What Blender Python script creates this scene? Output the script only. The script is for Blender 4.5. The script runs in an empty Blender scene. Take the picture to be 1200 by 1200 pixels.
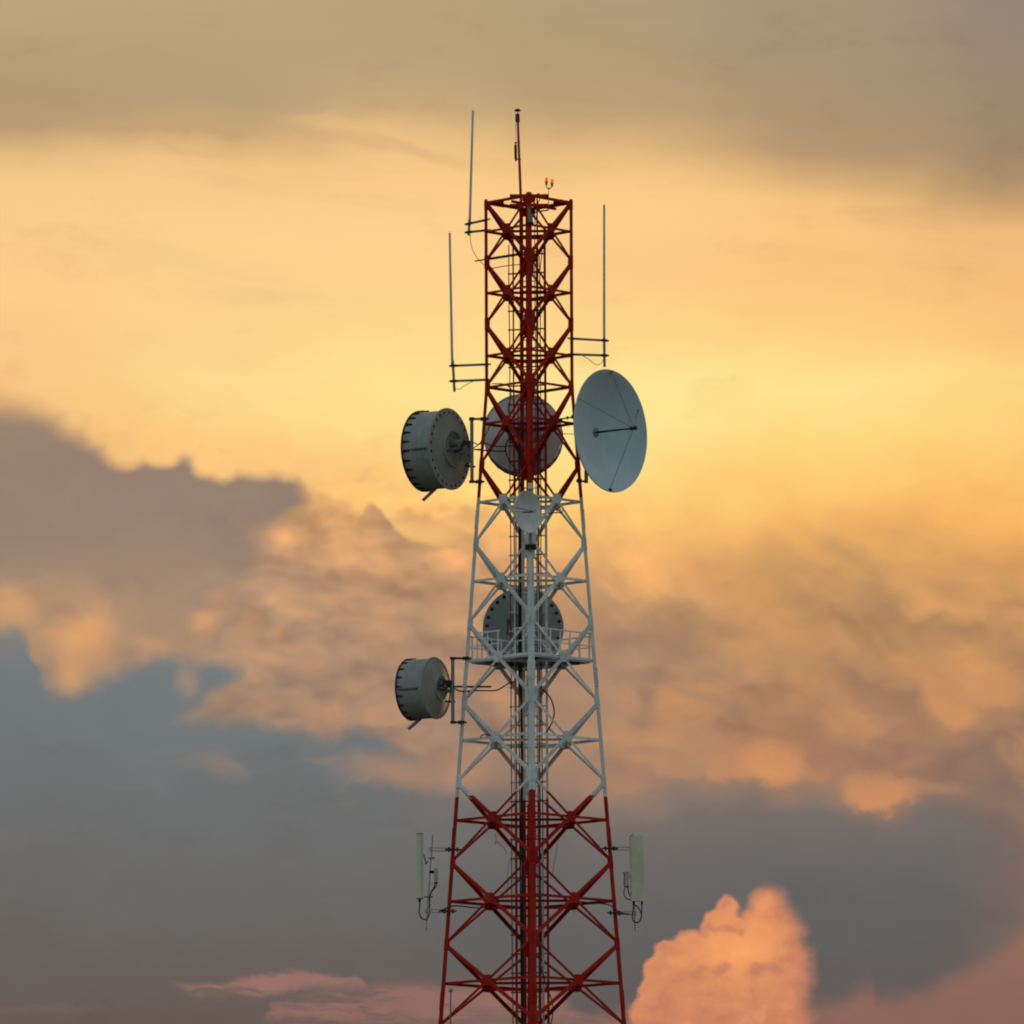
import bpy, bmesh, math, random
from math import sin, cos, tan, pi, radians, sqrt, atan2
from mathutils import Vector, Matrix
random.seed(7)
V = Vector
scene = bpy.context.scene
C = scene.collection

# ------------------------------------------------------------------ camera
F = 9489.0                      # focal length, in pixels of a 1200 px frame
D = 200.0                       # metres from the camera to the tower axis
PITCH = radians(7.8)
ROLL = radians(-0.25)
CAM = V((-0.447, -D, 1.7))
cd = bpy.data.cameras.new('camera')
cd.sensor_width = 36.0
cd.lens = 36.0 * F / 1200.0
cd.clip_start = 1.0
cd.clip_end = 30000.0
cam = bpy.data.objects.new('camera', cd)
C.objects.link(cam)
RM = Matrix.Rotation(pi / 2 + PITCH, 3, 'X') @ Matrix.Rotation(ROLL, 3, 'Z')
cam.matrix_world = Matrix.Translation(CAM) @ RM.to_4x4()
scene.camera = cam


def P(x, y, Y=0.0):
    """World point on the vertical plane at depth Y seen at photo position x, y."""
    d = RM @ V(((x - 600.0) / F, (600.0 - y) / F, -1.0))
    return CAM + d * ((Y - CAM.y) / d.y)


def Z(y, Y=0.0):
    return P(620, y, Y).z


PX = D / cos(PITCH) / F         # metres per photo pixel at the tower

# ------------------------------------------------------------------ colour management
scene.render.engine = 'CYCLES'
vs = scene.view_settings
vs.view_transform = 'Standard'
vs.look = 'None'
vs.gamma = 1.0
vs.exposure = 0.0
vs.use_curve_mapping = False
scene.cycles.filter_width = 2.0
scene.cycles.use_adaptive_sampling = False


def lin(c):
    return tuple(((v / 255.0) / 12.92 if v / 255.0 <= 0.04045 else ((v / 255.0 + 0.055) / 1.055) ** 2.4) for v in c)


# ------------------------------------------------------------------ small node language
class Nodes:
    def __init__(self, tree):
        self.t = tree
        self.n = tree.nodes
        self.l = tree.links

    def set(self, sock, v):
        if isinstance(v, S):
            self.l.new(v.s, sock)
        else:
            sock.default_value = v

    def math(self, op, a, b=0.0, c=0.0, clamp=False):
        m = self.n.new('ShaderNodeMath')
        m.operation = op
        m.use_clamp = clamp
        self.set(m.inputs[0], a)
        self.set(m.inputs[1], b)
        self.set(m.inputs[2], c)
        return S(self, m.outputs[0])

    def smooth(self, a, b, x, lo=0.0, hi=1.0, kind='SMOOTHSTEP'):
        m = self.n.new('ShaderNodeMapRange')
        m.interpolation_type = kind
        m.clamp = True
        self.set(m.inputs['Value'], x)
        self.set(m.inputs['From Min'], a)
        self.set(m.inputs['From Max'], b)
        self.set(m.inputs['To Min'], lo)
        self.set(m.inputs['To Max'], hi)
        return S(self, m.outputs['Result'])

    def xyz(self, x, y, z=0.0):
        m = self.n.new('ShaderNodeCombineXYZ')
        self.set(m.inputs[0], x)
        self.set(m.inputs[1], y)
        self.set(m.inputs[2], z)
        return S(self, m.outputs[0])

    def noise(self, vec, scale=1.0, detail=3.0, rough=0.5, dist=0.0, lac=2.0):
        m = self.n.new('ShaderNodeTexNoise')
        self.set(m.inputs['Vector'], vec)
        m.inputs['Scale'].default_value = scale
        m.inputs['Detail'].default_value = detail
        m.inputs['Roughness'].default_value = rough
        m.inputs['Lacunarity'].default_value = lac
        m.inputs['Distortion'].default_value = dist
        return S(self, m.outputs['Fac'])

    def curve(self, x, pts, x0=0.0, x1=1200.0, s=1200.0):
        """Piecewise smooth y(x) through photo points."""
        m = self.n.new('ShaderNodeFloatCurve')
        cu = m.mapping.curves[0]
        pp = [((a - x0) / (x1 - x0), b / s) for a, b in pts]
        while len(cu.points) < len(pp):
            cu.points.new(0.5, 0.5)
        for p, q in zip(cu.points, pp):
            p.location = q
            p.handle_type = 'AUTO_CLAMPED'
        m.mapping.extend = 'HORIZONTAL'
        m.mapping.update()
        self.set(m.inputs['Value'], (x - x0) * (1.0 / (x1 - x0)))
        return S(self, m.outputs[0]) * s

    def ramp(self, fac, stops, mode='LINEAR', srgb=True):
        m = self.n.new('ShaderNodeValToRGB')
        r = m.color_ramp
        r.interpolation = mode
        el = r.elements
        while len(el) < len(stops):
            el.new(0.5)
        for e, (p, c) in zip(el, stops):
            e.position = p
            c = lin(c) if srgb else c
            e.color = (c[0], c[1], c[2], 1)
        self.set(m.inputs[0], fac)
        return S(self, m.outputs[0])

    def mix(self, a, b, f, blend='MIX'):
        m = self.n.new('ShaderNodeMix')
        m.data_type = 'RGBA'
        m.blend_type = blend
        m.clamp_factor = True
        self.set(m.inputs[0], f)
        for i, v in ((6, a), (7, b)):
            if not isinstance(v, S):
                v = (v[0], v[1], v[2], 1.0)
            self.set(m.inputs[i], v)
        return S(self, m.outputs[2])

    def scale(self, v, f):
        m = self.n.new('ShaderNodeVectorMath')
        m.operation = 'SCALE'
        self.set(m.inputs[0], v)
        self.set(m.inputs['Scale'], f)
        return S(self, m.outputs[0])

    def sep(self, v):
        m = self.n.new('ShaderNodeSeparateXYZ')
        self.set(m.inputs[0], v)
        return [S(self, m.outputs[i]) for i in range(3)]


class S:
    def __init__(self, N, s):
        self.N = N
        self.s = s

    def __add__(a, b): return a.N.math('ADD', a, b)
    __radd__ = __add__
    def __sub__(a, b): return a.N.math('SUBTRACT', a, b)
    def __rsub__(a, b): return a.N.math('SUBTRACT', b, a)
    def __mul__(a, b): return a.N.math('MULTIPLY', a, b)
    __rmul__ = __mul__
    def __truediv__(a, b): return a.N.math('DIVIDE', a, b)


# ------------------------------------------------------------------ sky: evening clouds over a Nishita sky
SUN_ELEV = radians(4.0)
SUN_AZ = radians(24.0)          # to the right of the tower, behind it
SKY_STRENGTH = 0.1
world = bpy.data.worlds.new('World')
scene.world = world
world.use_nodes = True
wt = world.node_tree
wt.nodes.clear()
N = Nodes(wt)


def build_sky():
    tc = wt.nodes.new('ShaderNodeTexCoord')
    dx, dy, dz = N.sep(S(N, tc.outputs['Generated']))
    az = N.math('ARCTAN2', dx, dy)
    el = N.math('ARCSINE', dz)
    # azimuth / elevation in the same angular unit as one photo pixel
    U0 = az * (F * cos(PITCH)) + 600.0
    V0 = (PITCH - el) * F + 600.0
    rr = 0.0044
    RS = 1.0
    u = U0 + (V0 - 600.0) * RS * rr
    v = V0 - (U0 - 600.0) * RS * rr
    # either side of the view the same kind of cloud goes on, shifted and folded so that it does not run out
    ur, vr = u, v
    side = N.smooth(700.0, 2600.0, N.math('ABSOLUTE', u - 600.0))
    v = v + (N.noise(N.xyz(az * 9.0, 3.3, 0.0), 1.0, 2, 0.5) - 0.5) * side * 520.0
    u = N.math('PINGPONG', u + (N.noise(N.xyz(az * 14.0, el * 30.0, 6.0), 1.0, 2, 0.5) - 0.5) * side * 900.0, 1200.0)

    def nz(sx, sy, detail, rough, seed, dist=0.0):
        return N.noise(N.xyz(ur * (1.0 / sx), vr * (1.0 / sy), seed), 1.0, detail, rough, dist) - 0.5

    # turbulence that displaces every cloud edge
    w_big_x = nz(190, 150, 2, 0.5, 1.3)
    w_big_y = nz(190, 150, 2, 0.5, 7.7)
    w_med_x = nz(62, 52, 3, 0.55, 3.1)
    w_med_y = nz(62, 52, 3, 0.55, 11.9)
    w_fin_x = nz(20, 18, 4, 0.6, 5.5)
    w_fin_y = nz(20, 18, 4, 0.6, 13.3)
    ub = u + w_big_x * 90 + w_med_x * 30
    vb = v + w_big_y * N.smooth(250, 600, v, 40.0, 95.0) + w_med_y * N.smooth(250, 560, v, 12.0, 40.0) + w_fin_y * 6 - N.smooth(0, 1200, u, -14.0, 10.0) * N.smooth(420, 200, v) - N.smooth(330, 170, v) * 20.0
    ue = u + w_med_x * 22 + w_fin_x * 14
    ve = v + w_med_y * 20 + w_fin_y * 14
    us = u + w_med_x * 9 + w_fin_x * 7
    vse = v + w_med_y * 9 + w_fin_y * 7

    # --- the cloud deck: broad colour from top to bottom, at six bearings
    ys = [0, 60, 110, 150, 185, 215, 260, 330, 400, 450, 500, 560, 610, 660, 710, 760, 820, 880, 940, 1000, 1060, 1120, 1200]
    cols = {
        0: [(188, 166, 122), (184, 162, 118), (178, 156, 114), (186, 158, 114), (232, 192, 128), (247, 205, 134), (252, 209, 137), (252, 208, 134), (250, 206, 132), (248, 199, 126), (240, 186, 116), (215, 168, 112), (170, 142, 111), (172, 141, 111), (192, 149, 109), (180, 143, 110), (148, 134, 116), (118, 121, 115), (112, 117, 113), (109, 113, 108), (108, 107, 102), (107, 100, 95), (104, 91, 86)],
        240: [(187, 166, 123), (183, 163, 119), (182, 160, 117), (204, 172, 118), (240, 198, 130), (249, 206, 134), (253, 210, 137), (253, 212, 137), (253, 213, 137), (254, 220, 141), (254, 214, 134), (248, 196, 120), (188, 149, 113), (168, 138, 114), (164, 137, 114), (172, 140, 113), (158, 133, 114), (126, 122, 115), (110, 115, 114), (106, 109, 108), (103, 104, 103), (102, 99, 97), (110, 95, 90)],
        480: [(184, 163, 121), (186, 164, 120), (200, 172, 120), (236, 195, 128), (248, 204, 132), (252, 208, 135), (254, 211, 138), (254, 213, 138), (255, 221, 140), (255, 229, 143), (255, 224, 136), (254, 210, 124), (242, 186, 114), (208, 159, 111), (182, 145, 113), (172, 138, 112), (168, 135, 112), (162, 130, 110), (128, 115, 108), (108, 107, 105), (99, 98, 97), (96, 94, 92), (128, 102, 94)],
        720: [(178, 158, 119), (182, 159, 117), (192, 164, 117), (222, 184, 122), (246, 203, 130), (251, 207, 133), (253, 208, 135), (252, 206, 133), (255, 220, 137), (255, 233, 148), (255, 234, 146), (255, 220, 128), (254, 200, 114), (236, 176, 109), (206, 158, 108), (178, 141, 108), (166, 131, 108), (165, 129, 106), (132, 114, 104), (104, 102, 100), (95, 94, 94), (91, 89, 89), (126, 98, 89)],
        960: [(166, 150, 118), (170, 150, 115), (174, 150, 112), (184, 154, 111), (218, 178, 116), (244, 198, 124), (250, 202, 128), (250, 200, 125), (254, 212, 129), (255, 231, 142), (255, 222, 130), (254, 202, 110), (240, 180, 100), (206, 156, 98), (188, 144, 98), (182, 139, 99), (178, 134, 99), (180, 132, 98), (158, 122, 98), (102, 100, 98), (96, 94, 93), (93, 90, 89), (124, 96, 87)],
        1200: [(150, 138, 116), (154, 138, 112), (158, 140, 110), (162, 140, 107), (172, 146, 106), (198, 162, 110), (240, 190, 120), (246, 194, 121), (250, 200, 122), (254, 217, 128), (254, 212, 122), (252, 198, 108), (250, 188, 100), (230, 171, 98), (200, 151, 97), (188, 141, 96), (178, 133, 96), (152, 121, 101), (138, 114, 100), (124, 105, 96), (114, 98, 92), (122, 98, 91), (126, 98, 89)],
    }
    fac = N.smooth(0.0, 1200.0, vb, kind='LINEAR')
    xs = sorted(cols)
    base = None
    prev = None
    for x in xs:
        c = N.ramp(fac, [(y / 1200.0, k) for y, k in zip(ys, cols[x])], 'LINEAR')
        if base is None:
            base = c
        else:
            base = N.mix(base, c, N.smooth(prev, x, ub))
        prev = x

    # --- high grey veil: faint wind-drawn streaks
    veil = N.noise(N.xyz((u + v * 1.3) * (1 / 420.0), (v - u * 0.10) * (1 / 60.0), 2.0), 1.0, 4, 0.55)
    base = N.mix(base, N.scale(base, 0.90), N.smooth(0.50, 0.75, veil) * N.smooth(600, 250, v) * 0.75)
    base = N.mix(base, N.scale(base, 1.03), N.smooth(0.50, 0.25, veil) * N.smooth(600, 250, v) * 0.6)

    def colr(*c):
        return lin(c)

    def colr_s(*c):
        m = wt.nodes.new('ShaderNodeRGB')
        m.outputs[0].default_value = (*lin(c), 1.0)
        return S(N, m.outputs[0])

    # grey wisps drawn out under the top veil

    def blob(cx, cy, rx, ry, uu=ue, vv=ve, rot=0.0, soft=0.0):
        a, b = uu - cx, vv - cy
        if rot:
            a, b = a * cos(rot) + b * sin(rot), b * cos(rot) - a * sin(rot)
        a, b = a * (1.0 / rx), b * (1.0 / ry)
        d = N.math('SQRT', a * a + b * b)
        return N.smooth(1.0, soft, d)

    base = N.mix(base, colr(214, 174, 120), blob(470, 176, 130, 13, u + w_med_x * 40, v + w_med_y * 30, 0.24, 0.1) * 0.5)
    base = N.mix(base, colr(238, 196, 128), blob(400, 146, 90, 12, u + w_med_x * 40, v + w_med_y * 30, 0.12, 0.1) * 0.45)
    base = N.mix(base, colr(196, 160, 112), blob(200, 152, 150, 12, u + w_med_x * 40, v + w_med_y * 30, 0.05, 0.1) * 0.4)
    # --- blue-grey clear air low on the left, under the deck
    g = N.curve(ue, [(0, 733), (28, 745), (48, 792), (70, 818), (95, 812), (130, 797), (165, 782), (195, 770), (225, 774), (250, 777), (284, 784), (320, 800), (560, 800), (1200, 800)])
    top2 = N.curve(ue, [(0, 905), (190, 852), (222, 834), (250, 812), (284, 786), (300, 740), (340, 700), (1200, 700)])
    g2 = N.curve(ue, [(0, 842), (205, 842), (240, 846), (300, 847), (345, 857), (385, 866), (412, 856), (440, 858), (500, 900), (560, 925), (700, 928), (1200, 945)])
    tongue = N.smooth(-13, 14, ve - top2) * N.smooth(14, -12, ve - g2)
    low = N.smooth(-15, 16, ve - g) * (1.0 - tongue)
    air = N.ramp(N.smooth(700, 1200, vb, kind='LINEAR'), [(0.0, (119, 126, 127)), (0.2, (115, 121, 122)), (0.36, (112, 116, 116)), (0.55, (109, 109, 109)), (0.75, (105, 102, 99)), (0.9, (105, 96, 91)), (1.0, (104, 91, 86))])
    base = N.mix(base, air, low * N.smooth(640, 420, ue))

    # --- shaded belly of the big cloud on the left, with its lobed bright rim above
    f = N.curve(us, [(0, 478), (40, 484), (80, 496), (112, 500), (140, 512), (165, 517), (188, 518), (206, 520), (214, 522), (223, 523), (231, 525), (244, 528), (260, 531), (274, 531), (290, 531), (306, 531), (322, 531), (338, 532), (352, 562), (400, 600), (1200, 600)])
    hang = vse - f
    for cx, cy, r in ((88, 490, 20), (118, 502, 25), (148, 519, 29), (186, 521, 27), (204, 520, 17), (243, 538, 20), (262, 545, 19), (286, 536, 21), (305, 535, 25), (328, 537, 19), (336, 548, 12), (223, 521, 15), (347, 543, 17)):
        a_, b_ = us - cx, vse - cy
        hang = N.math('SMOOTH_MIN', hang, N.math('SQRT', a_ * a_ + b_ * b_) - r, 9.0)
    sf = N.smooth(10, 175, u, 26.0, 9.0)
    belly = N.smooth(sf * -1.0, sf, hang)
    right = N.smooth(18, -22, us - N.curve(v, [(0, 350), (540, 344), (566, 356), (584, 362), (598, 344), (620, 326), (660, 300), (700, 262), (760, 200), (1200, 120)]) + 0.0)
    down = N.smooth(800, 610, vb)
    bc = N.ramp(N.smooth(480, 760, vb, kind='LINEAR'), [(0, (158, 136, 109)), (0.22, (150, 131, 110)), (0.5, (151, 131, 112)), (0.8, (162, 137, 114)), (1.0, (176, 144, 113))])
    base = N.mix(base, bc, belly * right * down)
    # glowing rim just above the belly edge
    rim = N.smooth(-40, -5, hang) * (1.0 - belly) * N.smooth(420, 300, u) * N.smooth(60, 170, u)
    base = N.mix(base, colr(255, 206, 124), rim * 0.55)
    # small dark wedge right of it
    e2 = N.curve(us, [(400, 640), (420, 608), (428, 596), (435, 589), (443, 594), (452, 606), (462, 618), (475, 628), (492, 634), (515, 641), (1200, 700)])
    q2 = vse - e2
    base = N.mix(base, colr(186, 148, 110), N.smooth(-5, 5, q2) * N.smooth(48, 2, q2) * N.smooth(412, 436, u) * N.smooth(540, 470, u) * 0.85)
    base = N.mix(base, colr(255, 206, 124), N.smooth(-40, -6, q2) * N.smooth(4, -6, q2) * N.smooth(436, 452, u) * N.smooth(540, 490, u) * 0.5)
    base = N.mix(base, colr(196, 152, 112), blob(392, 600, 40, 9, us, vse, -0.5, 0.1) * 0.35)
    base = N.mix(base, colr(206, 160, 112), blob(420, 566, 34, 8, us, vse, -0.9, 0.1) * 0.3)
    # bright billows between
    for cx, cy, rx, ry, k, c in (
            (395, 580, 52, 42, .55, (252, 196, 118)), (440, 545, 70, 45, .4, (254, 206, 124)), (395, 640, 75, 45, .45, (222, 168, 112)),
            (330, 625, 50, 26, .45, (220, 166, 112)), (470, 690, 90, 40, .3, (205, 156, 110)),
            (238, 731, 28, 25, .75, (216, 160, 109)), (262, 714, 30, 22, .5, (205, 154, 110)), (293, 725, 26, 20, .5, (206, 156, 110)), (284, 752, 30, 22, .4, (198, 152, 111)), (345, 716, 34, 20, .4, (204, 156, 111)),
            (328, 740, 21, 18, .6, (208, 158, 110)), (305, 770, 30, 26, .45, (196, 150, 112)), (252, 700, 24, 14, .5, (198, 152, 112)),
            (360, 775, 40, 30, .3, (186, 146, 112)), (100, 752, 58, 56, .85, (214, 158, 108)), (85, 792, 34, 32, .75, (216, 160, 108)), (110, 735, 40, 24, .7, (222, 162, 108)),
            (15, 712, 55, 36, .7, (216, 162, 110)), (180, 755, 34, 16, .5, (196, 150, 112)), (222, 800, 22, 30, .5, (188, 150, 115)),
            (385, 842, 44, 26, .7, (196, 147, 112)), (330, 825, 70, 28, .45, (186, 143, 112)), (270, 818, 40, 18, .35, (176, 142, 114)),
            (430, 806, 60, 24, .3, (182, 143, 113))):
        base = N.mix(base, colr(*c), blob(cx, cy, rx, ry) * k)
    # billowed texture: rounded cells with shaded creases, at two sizes
    def billow(sx, sy, seed, wob):
        n_ = N.noise(N.xyz((u + w_med_x * wob + v * 0.35) * (1.0 / sx), (v + w_med_y * wob - u * 0.15) * (1.0 / sy), seed), 1.0, 0.6, 0.4) - 0.5
        m_ = N.noise(N.xyz((u + w_med_x * wob) * (2.3 / sx), (v + w_med_y * wob) * (2.3 / sy), seed + 3.0), 1.0, 0.6, 0.4) - 0.5
        return N.math('ABSOLUTE', n_) * 1.0 + N.math('ABSOLUTE', m_) * 0.5
    pz = N.smooth(150, 330, u) * N.smooth(680, 560, u) * N.smooth(545, 590, v) * N.smooth(930, 860, v) * (1.0 - belly * right * down * 0.8) * (1.0 - low * 0.85)
    p1 = billow(128, 92, 31.0, 44)
    base = N.mix(base, N.mix(base, (0.78, 0.76, 0.80), 1.0, 'MULTIPLY'), N.smooth(0.17, 0.0, p1) * pz * 0.25)
    base = N.mix(base, N.mix(base, (1.25, 1.17, 1.05), 1.0, 'MULTIPLY'), N.smooth(0.08, 0.30, p1) * pz * 0.5)

    def relief(sx, sy, seed, ox, oy, det):
        """Rounded swellings shaded on one side: difference of one soft noise at two nearby places."""
        uu, vv = u + w_med_x * 26 + w_fin_x * 5, v + w_med_y * 26 + w_fin_y * 5
        a_ = N.noise(N.xyz((uu + vv * 0.4) * (1.0 / sx), (vv - uu * 0.15) * (1.0 / sy), seed), 1.0, det, 0.45)
        b_ = N.noise(N.xyz((uu + ox + (vv + oy) * 0.4) * (1.0 / sx), (vv + oy - (uu + ox) * 0.15) * (1.0 / sy), seed), 1.0, det, 0.45)
        return a_ - b_
    for r_, k_ in ((relief(84, 62, 51.0, -9, 15, 1.0), 0.75), (relief(40, 30, 57.0, -5, 8, 1.5), 0.38)):
        base = N.mix(base, N.mix(base, (0.70, 0.69, 0.75), 1.0, 'MULTIPLY'), N.smooth(0.0, -0.22, r_) * pz * k_)
        base = N.mix(base, N.mix(base, (1.36, 1.24, 1.06), 1.0, 'MULTIPLY'), N.smooth(0.0, 0.22, r_) * pz * k_)
    pz2 = N.smooth(620, 760, u) * N.smooth(600, 720, v) * N.smooth(950, 890, v)
    p2 = billow(150, 96, 41.0, 50)
    base = N.mix(base, N.mix(base, (0.76, 0.76, 0.84), 1.0, 'MULTIPLY'), N.smooth(0.15, 0.0, p2) * pz2 * 0.6)
    base = N.mix(base, N.mix(base, (1.22, 1.14, 1.0), 1.0, 'MULTIPLY'), N.smooth(0.10, 0.26, p2) * pz2 * 0.55)
    for r_, k_, z_ in ((relief(140, 84, 61.0, -14, 20, 1.5), 0.5, pz2), (relief(64, 44, 67.0, -8, 12, 1.5), 0.3, pz2),
                       (relief(70, 60, 71.0, -9, 14, 1.5), 0.4, N.smooth(260, 160, u) * N.smooth(640, 700, v) * (1.0 - low))):
        base = N.mix(base, N.mix(base, (0.74, 0.73, 0.79), 1.0, 'MULTIPLY'), N.smooth(0.0, -0.22, r_) * z_ * k_)
        base = N.mix(base, N.mix(base, (1.30, 1.19, 1.03), 1.0, 'MULTIPLY'), N.smooth(0.0, 0.22, r_) * z_ * k_)
    # hazy torn shreds under the deck on the left
    sh = N.smooth(0.52, 0.72, N.noise(N.xyz(u * (1 / 110.0), v * (1 / 38.0), 4.2), 1.0, 4, 0.55))
    base = N.mix(base, colr(168, 132, 110), sh * blob(420, 905, 240, 48, ub, vb, 0.12, 0.2) * 0.9)
    base = N.mix(base, colr(176, 136, 110), blob(470, 905, 110, 30, ue, ve, 0.15) * 0.75)
    base = N.mix(base, colr(190, 142, 108), blob(545, 905, 60, 34, ue, ve, 0.15) * 0.6)
    base = N.mix(base, colr(110, 118, 116), blob(345, 868, 45, 9, ue, ve, 0.15) * 0.7)

    # --- slanting folds on the right half of the deck
    fold = N.noise(N.xyz((u * 0.82 + v * 0.57 + w_big_x * 90) * (1 / 210.0), (v * 0.82 - u * 0.57 + w_big_y * 110 + w_med_y * 40) * (1 / 105.0), 9.1), 1.0, 4, 0.52)
    zone = N.smooth(575, 690, v) * N.smooth(985, 900, v) * N.smooth(560, 760, u)
    base = N.mix(base, colr(156, 122, 100), N.smooth(0.46, 0.66, fold) * zone * 0.5)
    base = N.mix(base, colr(222, 158, 98), N.smooth(0.50, 0.30, fold) * zone * 0.42)
    # lower rim of the deck on the right
    h = N.curve(ue, [(560, 922), (640, 942), (720, 952), (770, 938), (800, 905), (850, 912), (890, 928), (930, 933), (958, 925), (985, 940), (1010, 952), (1040, 957), (1062, 948), (1085, 928), (1115, 936), (1160, 958), (1200, 985)])
    under = N.smooth(N.smooth(760, 930, u, -95.0, -24.0), N.smooth(760, 930, u, 85.0, 30.0), ve - h) * N.smooth(560, 660, u)
    dark = N.ramp(N.smooth(900, 1200, vb, kind='LINEAR'), [(0, (138, 120, 109)), (0.16, (118, 110, 105)), (0.42, (105, 102, 100)), (0.7, (98, 95, 94)), (1.0, (98, 90, 87))])
    darkr = N.mix(dark, colr(126, 104, 94), N.smooth(1090, 1230, ub))
    base = N.mix(base, darkr, under)
    for cx, cy, rx, ry, k, c, r in (
            (905, 880, 80, 44, .4, (200, 140, 98), 0.1), (840, 880, 60, 26, .35, (192, 138, 99), 0.2),
            (1030, 925, 66, 30, .4, (196, 138, 98), 0.05), (1090, 922, 54, 14, .55, (186, 134, 99), 0.15), (1165, 808, 56, 40, .45, (204, 146, 97), 0.4),
            (1085, 800, 40, 14, .5, (202, 146, 96), 0.7), (860, 760, 70, 18, .4, (206, 150, 98), 0.35), (1010, 800, 80, 14, .35, (150, 120, 98), 0.6),
            (760, 880, 60, 14, .4, (150, 122, 104), 0.2), (1120, 885, 70, 16, .6, (140, 114, 98), 0.25), (1180, 905, 60, 24, .5, (138, 113, 98), 0.2),
            (735, 745, 60, 14, .4, (162, 132, 108), 0.3), (830, 820, 90, 12, .4, (150, 122, 102), 0.3), (800, 900, 44, 16, .4, (186, 136, 100), 0.3), (930, 850, 60, 14, .35, (160, 124, 98), 0.3),
            (1000, 655, 90, 26, .45, (178, 142, 100), 0.5), (1120, 700, 80, 22, .4, (170, 136, 98), 0.4), (905, 645, 40, 30, .35, (196, 150, 100), 0.2)):
        base = N.mix(base, colr(*c), blob(cx, cy, rx, ry, ue, ve, r, 0.05) * k)

    # hanging lobes: crisp lower rim, melting upwards
    for cx, cy, rx, ry, k, c, r in (
            (908, 888, 52, 45, .85, (214, 148, 98), 0.05), (852, 902, 30, 24, .6, (204, 142, 98), 0.2), (878, 900, 26, 26, .4, (206, 142, 98), 0.0),
            (1024, 926, 48, 32, .85, (210, 145, 98), 0.05), (1056, 924, 34, 20, .6, (204, 141, 98), 0.1),
            (1112, 826, 50, 32, .8, (210, 148, 97), 0.5), (1152, 800, 46, 40, .5, (208, 148, 97), 0.5),
            (800, 905, 26, 14, .4, (190, 138, 101), 0.1), (740, 922, 36, 12, .4, (178, 134, 104), 0.1), (960, 905, 24, 20, .4, (196, 137, 98), 0.1),
            (985, 745, 60, 34, .4, (204, 150, 99), 0.6), (900, 715, 50, 30, .35, (210, 156, 101), 0.5)):
        a_, b_ = u + w_med_x * 46 + w_fin_x * 15 - cx, v + w_med_y * 40 + w_fin_y * 15 - cy
        a_, b_ = a_ * cos(r) + b_ * sin(r), b_ * cos(r) - a_ * sin(r)
        d_ = N.math('SQRT', a_ * a_ * (1.0 / rx ** 2) + b_ * b_ * (1.0 / ry ** 2))
        base = N.mix(base, colr(*c), N.smooth(1.0, 0.5, d_) * N.smooth(-1.0, 0.55, b_ * (1.0 / ry)) * k)

    # --- rosy bank and the lit cumulus low on the right
    bk = N.curve(ue, [(560, 1230), (700, 1186), (760, 1172), (850, 1165), (950, 1168), (985, 1166), (1004, 1148), (1014, 1146), (1026, 1162), (1070, 1160), (1110, 1140), (1150, 1122), (1175, 1100), (1200, 1076)])
    bank = N.smooth(-10, 26, ve - bk) * N.smooth(600, 740, ue)
    bankc = N.ramp(N.smooth(1060, 1210, vb, kind='LINEAR'), [(0, (150, 111, 95)), (0.5, (146, 106, 92)), (1.0, (140, 102, 90))])
    base = N.mix(base, bankc, bank * 0.95)
    w_b1 = N.noise(N.xyz(u * (1 / 26.0), v * (1 / 24.0), 21.0), 1.0, 5, 0.62) - 0.5
    w_b2 = N.noise(N.xyz(u * (1 / 26.0), v * (1 / 24.0), 27.0), 1.0, 5, 0.62) - 0.5
    uc, vc = u + w_b1 * 21, v + w_b2 * 21
    field = None
    for cx, cy, r in ((850, 1066, 15), (846, 1090, 25), (896, 1062, 18), (896, 1088, 31), (914, 1094, 20), (923, 1124, 20), (812, 1122, 30), (786, 1122, 22), (770, 1136, 17),
                      (772, 1160, 24), (800, 1155, 48), (860, 1125, 52), (885, 1145, 58), (908, 1162, 28), (764, 1190, 26), (830, 1200, 66), (884, 1205, 60), (868, 1092, 14)):
        a_, b_ = uc - cx, vc - cy
        dd_ = N.math('SQRT', a_ * a_ + b_ * b_) - r
        field = dd_ if field is None else N.math('SMOOTH_MIN', field, dd_, 5.0)
    es = N.smooth(845, 930, u, 4.0, 17.0)
    cum = N.smooth(es, es * -0.8, field)
    lump = N.noise(N.xyz(uc * (1 / 60.0), vc * (1 / 52.0), 6.6), 1.0, 3, 0.5)
    lump2 = N.noise(N.xyz((uc + 9) * (1 / 60.0), (vc + 10) * (1 / 52.0), 6.6), 1.0, 3, 0.5)
    cc = N.mix(colr(212, 138, 97), colr(238, 156, 97), blob(866, 1112, 80, 66, ue, ve, 0.0, 0.1))
    cc = N.mix(cc, colr(200, 126, 94), N.smooth(1140, 1215, ve + (u - 850) * 0.10) * 0.7)
    cc = N.mix(cc, colr(184, 118, 96), N.smooth(0.0, 0.16, lump2 - lump) * 0.7)
    cc = N.mix(cc, colr(248, 168, 112), N.smooth(0.0, 0.16, lump - lump2) * 0.35)
    cc = N.mix(cc, colr(190, 122, 96), N.smooth(900, 955, ue) * 0.6)
    cc = N.mix(cc, colr(224, 142, 104), N.smooth(-12, 0, field) * 0.4)
    base = N.mix(base, cc, cum)

    # --- thin rosy streaks low on the left
    def streak(pts_top, pts_bot, k, c, sft=8):
        a = N.curve(ue, pts_top)
        b = N.curve(ue, pts_bot)
        return N.smooth(-sft, sft, ve - a) * N.smooth(sft * 1.5, -sft * 1.5, ve - b) * k, colr(*c)
    tx = N.noise(N.xyz((ue + v * 0.6) * (1 / 90.0), (ve - u * 0.06) * (1 / 15.0), 3.7), 1.0, 5, 0.62)
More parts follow.
